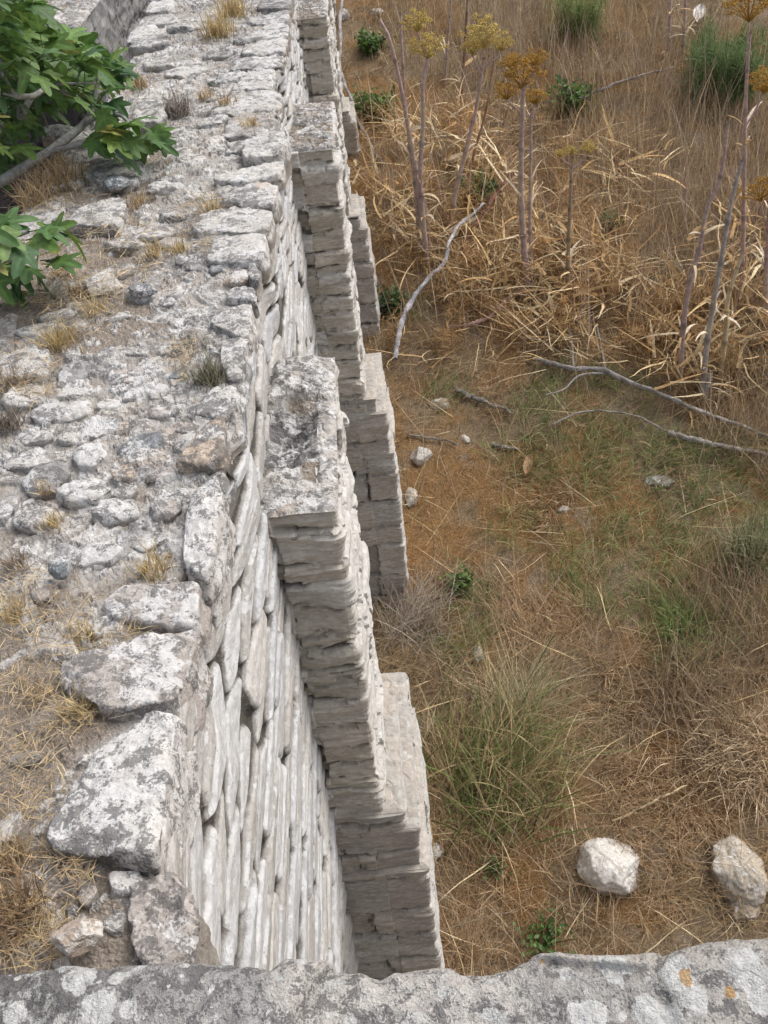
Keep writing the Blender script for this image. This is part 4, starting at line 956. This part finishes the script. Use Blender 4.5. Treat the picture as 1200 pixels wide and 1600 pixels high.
fennel("thick grey dead stalk in the middle of the right hand cluster", [([(1098, 628), (1102, 560), (1112, 490), (1128, 400), (1144, 310), (1160, 250)], 10, GREYS, 0.3), ([(1100, 628), (1106, 600), (1112, 580)], 9, (0.42, 0.41, 0.40), 0.0)], [], 17, 4)
fennel("yellow straw coloured stalk right of the grey dead ones", [([(1124, 598), (1134, 520), (1137, 470), (1150, 425), (1162, 395)], 9, PALE, 0.1)], [], 18, 6)
fennel("tallest fennel by the right edge with an ochre head at the top of the picture", [([(1158, 470), (1161, 380), (1163, 250), (1166, 140), (1172, 50)], 8, PINK, 0.1)], [(1174, 10, 34, OCHRE, 0), (1196, 130, 24, OCHRE, 0)], 19, 5)
fennel("mauve stalk cut off by the right edge of the picture", [([(1196, 520), (1197, 430), (1202, 330), (1206, 200)], 9, PURP, 0.2)], [(1190, 300, 24, OCHRE, 0)], 20, 5)
fennel("pair of pale pink stalks at the top behind the green fennel leaves", [([(1042, 90), (1046, 40), (1050, -40)], 6, PINK, 0.1), ([(1066, 86), (1070, 30), (1073, -40)], 6, PINK, 0.1)], [], 22, 3)
fennel("distant thin brown stalks behind the yellow heads at the top", [([(694, 130), (700, 60), (706, -20)], 5, PURP, 0.1), ([(720, 160), (727, 60), (732, -30)], 5, (0.22, 0.13, 0.10), 0.1)], [], 23, 2)
# pale curled leaves of dead fennel
for k, (lab, px, py, w, h, col) in enumerate([("white curled dead leaf hanging among pink stalks at the top right", 1091, 35, 14, 26, (0.72, 0.70, 0.68)), ("pale dead leaf lying on straw beside the silvery stick", 725, 367, 44, 10, (0.60, 0.54, 0.44)), ("cream dead leaf slanting in the middle of the withered fennel", 711, 262, 26, 26, (0.55, 0.46, 0.34)), ("curled tan leaf on the ground left of the grassy sticks", 825, 742, 12, 20, (0.42, 0.29, 0.17))]):
    c = gp(px, py); d = np.linalg.norm(c - C0); u = np.linspace(-1, 1, 13); v = np.linspace(-1, 1, 7); U, Vv = np.meshgrid(u, v, indexing='ij')
    L = max(w, h) / F_PX * d * 0.6; W = min(w, h) / F_PX * d * 0.55 * np.sqrt(np.clip(1 - U ** 2, 0.01, 1)); an = math.atan2(h, w) if k != 2 else -0.75
    X = U * L; Yv = Vv * W
    Pm = np.stack([c[0] + X * math.cos(an) - Yv * math.sin(an), c[1] + (X * math.sin(an) + Yv * math.cos(an)) * 1.2, c[2] + 0.12 + 0.05 * Vv ** 2 + 0.06 * U + 0 * X], -1)
    tag(mesh_obj("dead_leaf", Pm.reshape(-1, 3), grid_faces(13, 7), M_GRASS, None, col, 1.0), lab, "leaf", None, 'thing')

# ================================================================== GREEN WEEDS
def leaf_cloud(mb, pts, size, cols, R, up=0.5):
    """many small folded pointed leaves"""
    n = len(pts); tmpl = np.array([(0, 0, 0), (-.32, .45, .08), (0, .5, -.04), (.32, .45, .08), (0, 1.0, .02)]); Fc = np.array([(0, 2, 1), (0, 3, 2), (1, 2, 4), (2, 3, 4)])
    d = R.normal(size=(n, 3)); d[:, 2] = np.abs(d[:, 2]) * 0.6; d /= np.linalg.norm(d, axis=1)[:, None]
    nrm = R.normal(size=(n, 3)) * 0.6 + np.array((0, 0, 1.0)); sx = np.cross(d, nrm); sx /= np.linalg.norm(sx, axis=1)[:, None] + 1e-9; nz = np.cross(sx, d)
    s = size * R.uniform(0.6, 1.3, n)
    V = pts[:, None] + (tmpl[None, :, 0:1] * sx[:, None] + tmpl[None, :, 1:2] * d[:, None] + tmpl[None, :, 2:3] * nz[:, None]) * s[:, None, None]
    mb.add(V.reshape(-1, 3), (Fc[None] + (np.arange(n) * 5)[:, None, None]).reshape(-1, 3), np.repeat(cols, 5, 0))
LEAFG = [(0.085, 0.165, 0.04), (0.115, 0.205, 0.05), (0.065, 0.125, 0.033), (0.15, 0.235, 0.07)]
def weed(label, px, py, rp, h, n, leaf, cols, seed, name="leafy_weed"):
    c = gp(px, py + rp * 0.6); d = np.linalg.norm(c - C0); r = rp / F_PX * d; R = np.random.RandomState(seed)
    t = thing(name, label, "weed", c); mb = MB(); pts = []
    for i in range(16):
        a = R.uniform(0, 6.28); q = r * math.sqrt(R.rand()); e = c + np.array((q * math.cos(a), q * math.sin(a) * 0.8, h * R.uniform(0.5, 1.0)))
        P = smooth_path([c + (e - c) * np.array((0.2, 0.2, 0)), (c + e) / 2, e], 8); V, F = tube(P, 0.008, 0.004, 8, 5); mb.add(V, F, (0.12, 0.10, 0.05))
        k = n // 16; u = R.uniform(0.25, 1, k); idx = (u * 7).astype(int); pts.append(P[idx] + R.normal(size=(k, 3)) * r * 0.16)
    mb.build("stem", M_STALK, t)
    pts = np.concatenate(pts); mb = MB(); leaf_cloud(mb, pts, leaf, pickc(R, len(pts), cols, 0.2), R); mb.build("foliage", M_LEAF, t, smooth=False)
    return t
weed("low green weed at the far wall foot near the top", 580, 62, 32, 0.35, 500, 0.09, LEAFG, 41)
weed("dense green weed by the wall foot left of the bare leaning stalks", 590, 165, 38, 0.5, 700, 0.09, LEAFG, 42)
weed("green leaves at the heart of the withered fennel clump", 742, 292, 36, 0.35, 420, 0.09, LEAFG, 43)
weed("green weed behind the orange headed fennel", 892, 152, 38, 0.4, 460, 0.10, LEAFG, 44)
weed("small sparse weed on the straw right of the thin pale fennel", 952, 345, 22, 0.25, 160, 0.07, LEAFG, 45)
weed("dark green weed at the corner of the third buttress plinth", 612, 468, 34, 0.3, 520, 0.07, [(0.085, 0.135, 0.05), (0.11, 0.16, 0.065), (0.07, 0.11, 0.042)], 46)
weed("round leaved green weed just above the parapet", 850, 1446, 48, 0.25, 200, 0.05, LEAFG, 47)
weed("small green weed on soil above the tussock beside the second plinth", 716, 905, 26, 0.22, 200, 0.06, LEAFG, 48)
weed("green sprout left of the white boulder", 775, 1345, 26, 0.15, 70, 0.04, LEAFG, 49)
def feathery(label, px, py, rp, h, n, cols, seed):
    c = gp(px, py + rp * 0.7); d = np.linalg.norm(c - C0); r = rp / F_PX * d; R = np.random.RandomState(seed)
    t = thing("green_fennel", label, "fennel", c)
    mb = MB(); B = []
    for i in range(26):
        a = R.uniform(0, 6.28); e = c + np.array((r * R.uniform(.2, 1) * math.cos(a), r * R.uniform(.2, 1) * math.sin(a), h * R.uniform(.5, 1)))
        f = c + (e - c) * np.array((0.75, 0.75, 0)) + R.normal(size=3) * np.array((.08, .08, 0)) * r * 3; P = smooth_path([f, f * 0.5 + e * 0.5 + np.array((0, 0, .04)), e], 12); V, F = tube(P, 0.01, 0.004, 12, 5); mb.add(V, F, (0.10, 0.13, 0.05))
        k = n // 26; B.append(P[R.randint(1, 12, k)] + R.normal(size=(k, 3)) * 0.05)
    mb.build("stem", M_STALK, t)
    B = np.concatenate(B); n = len(B)
    V, F, C = blades(B, R.uniform(0, 6.28, n), R.uniform(0.1, 1.5, n), R.uniform(0, 0.8, n), R.uniform(0.12, 0.32, n), R.uniform(0.006, 0.011, n), pickc(R, n, cols, 0.2), 3, 0.2, seed)
    mesh_obj("foliage", V, F, M_GRASS, t, C, 1.0, smooth=False)
feathery("large feathery green fennel at the top right", 1125, 95, 72, 0.9, 5200, [(0.125, 0.19, 0.075), (0.105, 0.16, 0.06), (0.17, 0.215, 0.095)], 61)
feathery("feathery yellow green fennel at the top middle", 905, 25, 42, 0.6, 1500, [(0.18, 0.235, 0.08), (0.15, 0.20, 0.07)], 62)
feathery("sparse greyish green feathery plant halfway down the right edge", 1180, 845, 50, 0.5, 900, [(0.19, 0.21, 0.11), (0.24, 0.24, 0.135)], 63)

# ---- grass tussocks standing on the ground
def tussock(label, px, py, n, length, spread, cols, seed, name="grass_tussock", lean_to=None, w=0.008):
    c = gp(px, py); R = np.random.RandomState(seed)
    a0 = R.uniform(0, 6.28, n)
    if lean_to is not None: a0 = lean_to + R.normal(size=n) * 1.0
    B = c + np.stack([R.normal(size=n) * spread, R.normal(size=n) * spread, np.zeros(n)], 1); B[:, 2] = ground_z(B[:, 0], B[:, 1]) - 0.01
    V, F, C = blades(B, a0, np.abs(R.normal(size=n)) * 0.55 + 0.15, R.uniform(0.2, 1.5, n), length * R.uniform(0.45, 1.1, n), np.full(n, w) * R.uniform(0.4, 1.6, n), pickc(R, n, cols, 0.22), 8, 0.05, seed)
    return tag(mesh_obj(name, V, F, M_GRASS, None, C, 1.0, smooth=False), label, "grass", None, 'thing')
tussock("big shaggy green grass tussock beside the nearest plinth", 770, 1222, 1000, 0.9, 0.29, [(0.11, 0.155, 0.045), (0.15, 0.185, 0.06), (0.08, 0.115, 0.035), (0.27, 0.24, 0.11), (0.38, 0.30, 0.17), (0.25, 0.18, 0.09), (0.34, 0.27, 0.15), (0.30, 0.22, 0.12)], 71, lean_to=0.7, w=0.010)
tussock("dry grey thin stemmed tuft behind the tussock in the corner of the plinth", 640, 985, 420, 0.7, 0.16, [(0.33, 0.28, 0.23), (0.27, 0.225, 0.18), (0.40, 0.35, 0.29)], 72, lean_to=0.8, w=0.006)
tussock("straw pale tuft rising out of the top of the big green tussock", 800, 1130, 320, 0.95, 0.14, [(0.42, 0.36, 0.24), (0.36, 0.31, 0.20), (0.29, 0.27, 0.14)], 73, lean_to=1.0, w=0.006)
tussock("thick bleached grass clump at the right edge above the buff boulder", 1175, 1190, 1400, 0.5, 0.2, [(0.46, 0.35, 0.23), (0.38, 0.28, 0.17), (0.54, 0.43, 0.29)], 74, lean_to=3.6, w=0.007)
tussock("bright green grass tuft in brown grass on the right", 1062, 985, 260, 0.4, 0.09, [(0.18, 0.26, 0.08), (0.16, 0.22, 0.07)], 75, w=0.008)

# ================================================================== PLANTS ON THE WALL TOP
def top_tuft(label, px, py, sp, n, cols, seed, hk=1.0, name="grass_tuft", cat="grass", lean=0.45):
    c = atz(px, py, 6.0); d = np.linalg.norm(c - C0); r = sp / F_PX * d; R = np.random.RandomState(seed)
    B = c + np.stack([R.normal(size=n) * r * 0.30, R.normal(size=n) * r * 0.32, np.full(n, -0.02)], 1)
    L = r * hk * R.uniform(0.45, 1.25, n)
    V, F, C = blades(B, R.uniform(0, 6.28, n), np.abs(R.normal(size=n)) * lean + 0.05, R.uniform(0.1, 1.0, n), L, (0.0016 + 0.0007 * d) * R.uniform(0.6, 1.3, n), pickc(R, n, cols, 0.18), 5, 0.08, seed)
    return tag(mesh_obj(name, V, F, M_GRASS, None, C, 1.0, smooth=False), label, cat, "dry tufts on the wall top" if name == "grass_tuft" else None, 'thing')
GOLD = [(0.43, 0.33, 0.17), (0.38, 0.28, 0.135), (0.48, 0.39, 0.23)]
DRYT = [(0.38, 0.28, 0.16), (0.31, 0.22, 0.13), (0.45, 0.35, 0.22)]
DUST = [(0.30, 0.25, 0.19), (0.25, 0.20, 0.15), (0.36, 0.30, 0.23)]
for k, (lab, px, py, sp, n, cols) in enumerate([
    ("golden tuft at the corner above the tan grey coping block", 238, 888, 46, 130, GOLD), ("golden tuft left of the biggest tan grey coping block", 122, 1112, 46, 90, GOLD),
    ("thick straw tuft beside the large flat slab at the left edge of the picture", 92, 535, 36, 160, GOLD), ("straw tuft left of the blue grey standing stone", 22, 955, 40, 90, GOLD),
    ("broad brownish tuft on the left side below the grey branch", 92, 288, 52, 260, DRYT), ("brown tuft by the wall's left edge below the fig branch", 58, 312, 46, 220, DRYT),
    ("small tuft by the rounded blue grey stone", 214, 316, 24, 60, DRYT), ("straw tuft between flat white stones right of the big slab", 240, 392, 26, 70, GOLD),
    ("tuft beside the lower fig sprig", 118, 455, 24, 70, DRYT), ("sparse tuft over the row of small stones below the tan stones", 150, 480, 30, 60, GOLD),
    ("straw tuft beside the white edge slab in the middle distance", 332, 328, 26, 70, GOLD), ("small straw tuft by the third edge slab", 276, 388, 22, 60, GOLD),
    ("golden tuft beside the raised edge slab", 392, 198, 22, 80, GOLD), ("thin tuft in the middle of the far top left of the golden one", 352, 162, 22, 60, DRYT),
    ("tuft beside the greenish grey stone", 322, 152, 20, 60, DRYT), ("tall golden tuft at the far end of the wall top", 366, 22, 34, 200, GOLD),
    ("low golden mat nearer than the tall far tuft", 342, 52, 36, 220, GOLD), ("tuft near the left edge just beyond the fig sprig tip", 214, 132, 24, 90, DRYT),
    ("dusty tuft below the flat slab at the left edge of the picture", 22, 600, 34, 130, DUST), ("mossy brown tuft among stones below the grey rounded stone", 72, 762, 22, 70, DRYT),
    ("little tuft under the fan shaped white stone", 78, 815, 24, 70, GOLD), ("big brown bushy tuft in the lower left corner by the parapet", 24, 1430, 64, 300, [(0.22, 0.15, 0.09), (0.28, 0.19, 0.11), (0.19, 0.125, 0.07)]),
    ("brown tuft at the left edge beside the white block", 14, 1345, 46, 160, DRYT), ("straw tuft left of the biggest white block", 62, 1085, 34, 70, DRYT),
    ("greyish tuft low at the left edge below the fan shaped stone", 22, 880, 34, 110, DUST), ("sparse tuft on soil left of the second coping block", 130, 990, 34, 60, GOLD),
    ("dark dusty tuft at the left edge above the row of white stones", 14, 660, 34, 150, [(0.20, 0.17, 0.14), (0.25, 0.21, 0.17)]), ("small tuft left of the flat tan stones", 95, 425, 26, 60, DRYT),
]):
    top_tuft(lab, px, py, sp, n, cols, 800 + k)
top_tuft("grey green bushy herb growing on the wall top by the near buttress", 326, 590, 40, 240, [(0.17, 0.17, 0.11), (0.13, 0.14, 0.085), (0.22, 0.21, 0.15), (0.24, 0.19, 0.13)], 840, 1.05, "bushy_herb", "herb", 0.35)
top_tuft("grey tangled dead bush in a hollow of the far wall top", 276, 172, 34, 240, [(0.23, 0.20, 0.17), (0.18, 0.155, 0.135), (0.28, 0.24, 0.20)], 841, 0.9, "dead_bush", "bush", 0.8)
def wall_litter():
    R = np.random.RandomState(66); spots = [(60, 950, 70), (110, 1060, 90), (40, 1110, 80), (30, 1230, 70), (60, 1390, 90), (30, 1460, 60), (120, 470, 60), (190, 400, 60), (90, 310, 70), (60, 430, 60), (220, 1020, 50), (330, 350, 50), (40, 590, 40), (310, 560, 40), (150, 1330, 60)]
    P = []
    for px, py, r in spots:
        n = 330; a = R.uniform(0, 6.28, n); q = r * np.sqrt(R.rand(n)) * 1.2
        for x, y in zip(px + q * np.cos(a), py + q * np.sin(a) * 0.8): P.append(atz(x, y, 6.01))
    P = np.array(P); P = P[(P[:, 0] < -0.8) & (P[:, 0] > -2.3)]; n = len(P); d = np.linalg.norm(P - C0, axis=1)
    V, F, C = blades(P, R.uniform(0, 6.28, n), R.uniform(1.1, 1.6, n), R.uniform(-.2, .3, n), R.uniform(0.015, 0.04, n) * d ** 0.7, 0.0008 + 0.0005 * d, pickc(R, n, DRYT + GOLD + DUST, 0.25), 3, 0.15, 9)
    stuff("dry_grass_litter", V, F, C)
wall_litter()

# ================================================================== FIG TREE
def fig_leaf_template():
    lob = [(0, 1.0, 20), (48, 0.78, 17), (-48, 0.78, 17), (105, 0.5, 20), (-105, 0.5, 20)]
    an = np.linspace(-165, 165, 41); r = np.full(an.shape, 0.33)
    for a, l, w in lob: r = np.maximum(r, 0.33 + (l - 0.33) * np.exp(-((an - a) / w) ** 2))
    x = r * np.sin(np.radians(an)); y = r * np.cos(np.radians(an)) + 0.28
    O = np.stack([x, y], 1); O = np.vstack([[(0, 0)], O]); c = np.array((0, 0.30))
    m = c + (O - c) * 0.5
    P = np.vstack([[c], m, O]); n = len(O)
    z = 0.16 * np.abs(P[:, 0]) - 0.22 * (P[:, 1] - 0.1) ** 2 - 0.10 * P[:, 0] ** 2
    T = np.column_stack([P, z])
    F3 = [(0, 1 + i, 1 + (i + 1) % n) for i in range(n)]
    F4 = [(1 + i, 1 + n + i, 1 + n + (i + 1) % n, 1 + (i + 1) % n) for i in range(n)]
    return T, np.array(F3), np.array(F4)
def fig_tree():
    R = np.random.RandomState(17)
    base = np.array((-4.3, 6.2, float(ground_z(-4.3, 6.2)) - 0.1))
    t = thing("fig_tree", "leafy green fig tree with pale grey branches left of the wall", "fig tree", base)
    fork = np.array((-4.1, 6.2, 4.3))
    mb = MB(); V, F = tube([base, base * 0.5 + fork * 0.5 + np.array((0.12, 0, 0)), fork], 0.16, 0.11, 30, 12, 0.12, 3); mb.add(V, F, (0.27, 0.26, 0.24)); mb.build("trunk", M_WOOD, t)
    limbs = [
        ([fork, atd(-60, 330, 6.4), atd(0, 285, 6.3), atd(75, 238, 6.35), atd(128, 196, 6.5), atd(146, 165, 6.6), atd(150, 125, 6.8)], 0.040, 0.014),
        ([fork, atd(-60, 240, 6.5), atd(20, 200, 6.6), atd(50, 150, 6.8), atd(85, 120, 7.0), atd(120, 95, 7.3)], 0.035, 0.012),
        ([fork, atd(-30, 170, 6.3), atd(2, 90, 6.6), atd(10, 30, 7.0), atd(14, -30, 7.4)], 0.035, 0.016),
        ([fork, atd(-40, 200, 6.0), atd(0, 152, 6.0), atd(50, 150, 6.1), atd(78, 130, 6.3), atd(84, 118, 6.5)], 0.025, 0.010),
        ([atd(75, 238, 6.35), atd(140, 222, 6.2), atd(190, 216, 6.2), atd(225, 218, 6.2)], 0.016, 0.008),
        ([atd(128, 196, 6.5), atd(165, 178, 6.4), atd(195, 185, 6.3), atd(208, 215, 6.2)], 0.014, 0.008),
        ([fork, atd(-100, 430, 5.2), atd(-20, 402, 4.75), atd(25, 405, 4.7), atd(55, 395, 4.65)], 0.030, 0.010),
        ([atd(-20, 402, 4.75), atd(10, 375, 4.7), atd(45, 362, 4.6)], 0.014, 0.008),
        ([fork, np.array((-4.6, 5.2, 5.2)), np.array((-4.4, 4.6, 5.9))], 0.05, 0.015), ([fork, np.array((-5.0, 7.0, 5.6)), np.array((-5.2, 7.6, 6.4))], 0.05, 0.015),
        ([fork, np.array((-3.7, 7.2, 5.4)), np.array((-3.4, 8.0, 6.2))], 0.05, 0.015),
    ]
    paths = []
    for P, a, b in limbs:
        V, F = tube(P, a, b, 40, 8, 0.15, len(paths)); mb = MB(); mb.add(V, F, (0.33, 0.325, 0.31)); mb.build("branch", M_WOOD, t); paths.append(smooth_path(P, 40))
    twig_spots = [(30, 40), (70, 80), (110, 100), (60, 130), (160, 90), (10, 110), (100, 150), (150, 130), (40, 180), (30, 215), (75, 200)]
    for i, (x, y) in enumerate(twig_spots):
        dd = R.uniform(6.0, 7.2); q = atd(x, y, dd); src = min(paths[:4], key=lambda p: np.min(np.linalg.norm(p - q, axis=1))); s0 = src[np.argmin(np.linalg.norm(src - q, axis=1))]
        V, F = tube([s0, (s0 + q) / 2 + R.normal(size=3) * 0.06, q], 0.012, 0.006, 16, 6); mb = MB(); mb.add(V, F, (0.30, 0.295, 0.27)); mb.build("branch", M_WOOD, t)
    T, F3, F4 = fig_leaf_template(); mb = MB(); n_o = (len(T) - 1) // 2
    aa = np.concatenate([[0], np.linspace(-165, 165, n_o - 1)])
    vv = np.exp(-(np.min(np.abs(aa[:, None] - np.array((0, 48, -48, 105, -105))[None]), 1) / 5.0) ** 2); VEIN = np.concatenate([[1.0], vv * 0.9, vv * 0.35]); VEIN[1] = 1
    spots = []
    def inside(poly, n, d0, d1, s):
        A = np.array(poly, float); c = 0
        while c < n:
            x, y = R.uniform(A[:, 0].min(), A[:, 0].max()), R.uniform(A[:, 1].min(), A[:, 1].max())
            j = np.roll(A, -1, 0); k = ((A[:, 1] > y) != (j[:, 1] > y)) & (x < (j[:, 0] - A[:, 0]) * (y - A[:, 1]) / (j[:, 1] - A[:, 1] + 1e-9) + A[:, 0])
            if k.sum() % 2: spots.append((atd(x, y, R.uniform(d0, d1)), s)); c += 1
    inside([(-60, -60), (30, -60), (60, 0), (62, 42), (100, 60), (150, 80), (172, 110), (158, 145), (125, 162), (90, 155), (55, 172), (40, 205), (20, 240), (-60, 260)], 330, 5.9, 7.6, 0.145)
    inside([(150, 85), (186, 96), (190, 118), (165, 150)], 10, 6.4, 6.9, 0.14)
    inside([(118, 200), (150, 150), (185, 150), (188, 180), (165, 232), (140, 235)], 20, 6.1, 6.6, 0.14)
    inside([(165, 180), (200, 180), (228, 200), (252, 205), (256, 236), (200, 228), (168, 236)], 22, 6.0, 6.4, 0.14)
    inside([(150, 100), (186, 96), (190, 112), (170, 125)], 5, 6.6, 7.0, 0.12)
    inside([(-60, 320), (30, 330), (50, 345), (85, 342), (100, 395), (100, 440), (75, 430), (50, 420), (20, 455), (-60, 460)], 46, 4.4, 5.0, 0.125)
    for _ in range(420):        # the rest of the crown, left of the picture
        q = np.array((-4.6, 6.3, 5.4)) + R.normal(size=3) * np.array((0.45, 1.1, 0.55)); 
        if q[0] < -3.7: spots.append((q, 0.15))
    heart = np.array((-4.0, 6.0, 4.8))
    for p, s in spots:
        out = p - heart; out = out / (np.linalg.norm(out) + 1e-6); d = out * np.array((1, 1, 0.2)) + R.normal(size=3) * 0.55; d[2] -= 0.35; d /= np.linalg.norm(d)
        nrm = np.array((0, 0, 1.0)) + R.normal(size=3) * 0.45; sx = np.cross(d, nrm); sx /= np.linalg.norm(sx); nz = np.cross(sx, d)
        k = s * R.uniform(0.6, 1.25); V = p + (T[:, 0:1] * sx + T[:, 1:2] * d + T[:, 2:3] * nz * R.uniform(0.5, 1.8)) * k
        c = np.array([(0.062, 0.13, 0.034), (0.085, 0.165, 0.04), (0.125, 0.215, 0.055), (0.058, 0.125, 0.045)][R.randint(4)]) * R.uniform(0.8, 1.2)
        if R.rand() < 0.025: c = np.array((0.24, 0.24, 0.07))
        elif R.rand() < 0.3: c = c * np.array((1.35, 1.2, 1.1))
        cv = c[None] * (1 + 0.55 * VEIN[:, None])
        mb.add(V, F3, cv); mb.F4.append(F4 + mb.n - len(V))
        st = p - d * 0.07 + np.array((0, 0, -0.02)); Vt, Ft = tube([st, p], 0.003, 0.003, 2, 4); mb.add(Vt, Ft, (0.16, 0.20, 0.06))
    mb.build("foliage", M_LEAF, t)
fig_tree()
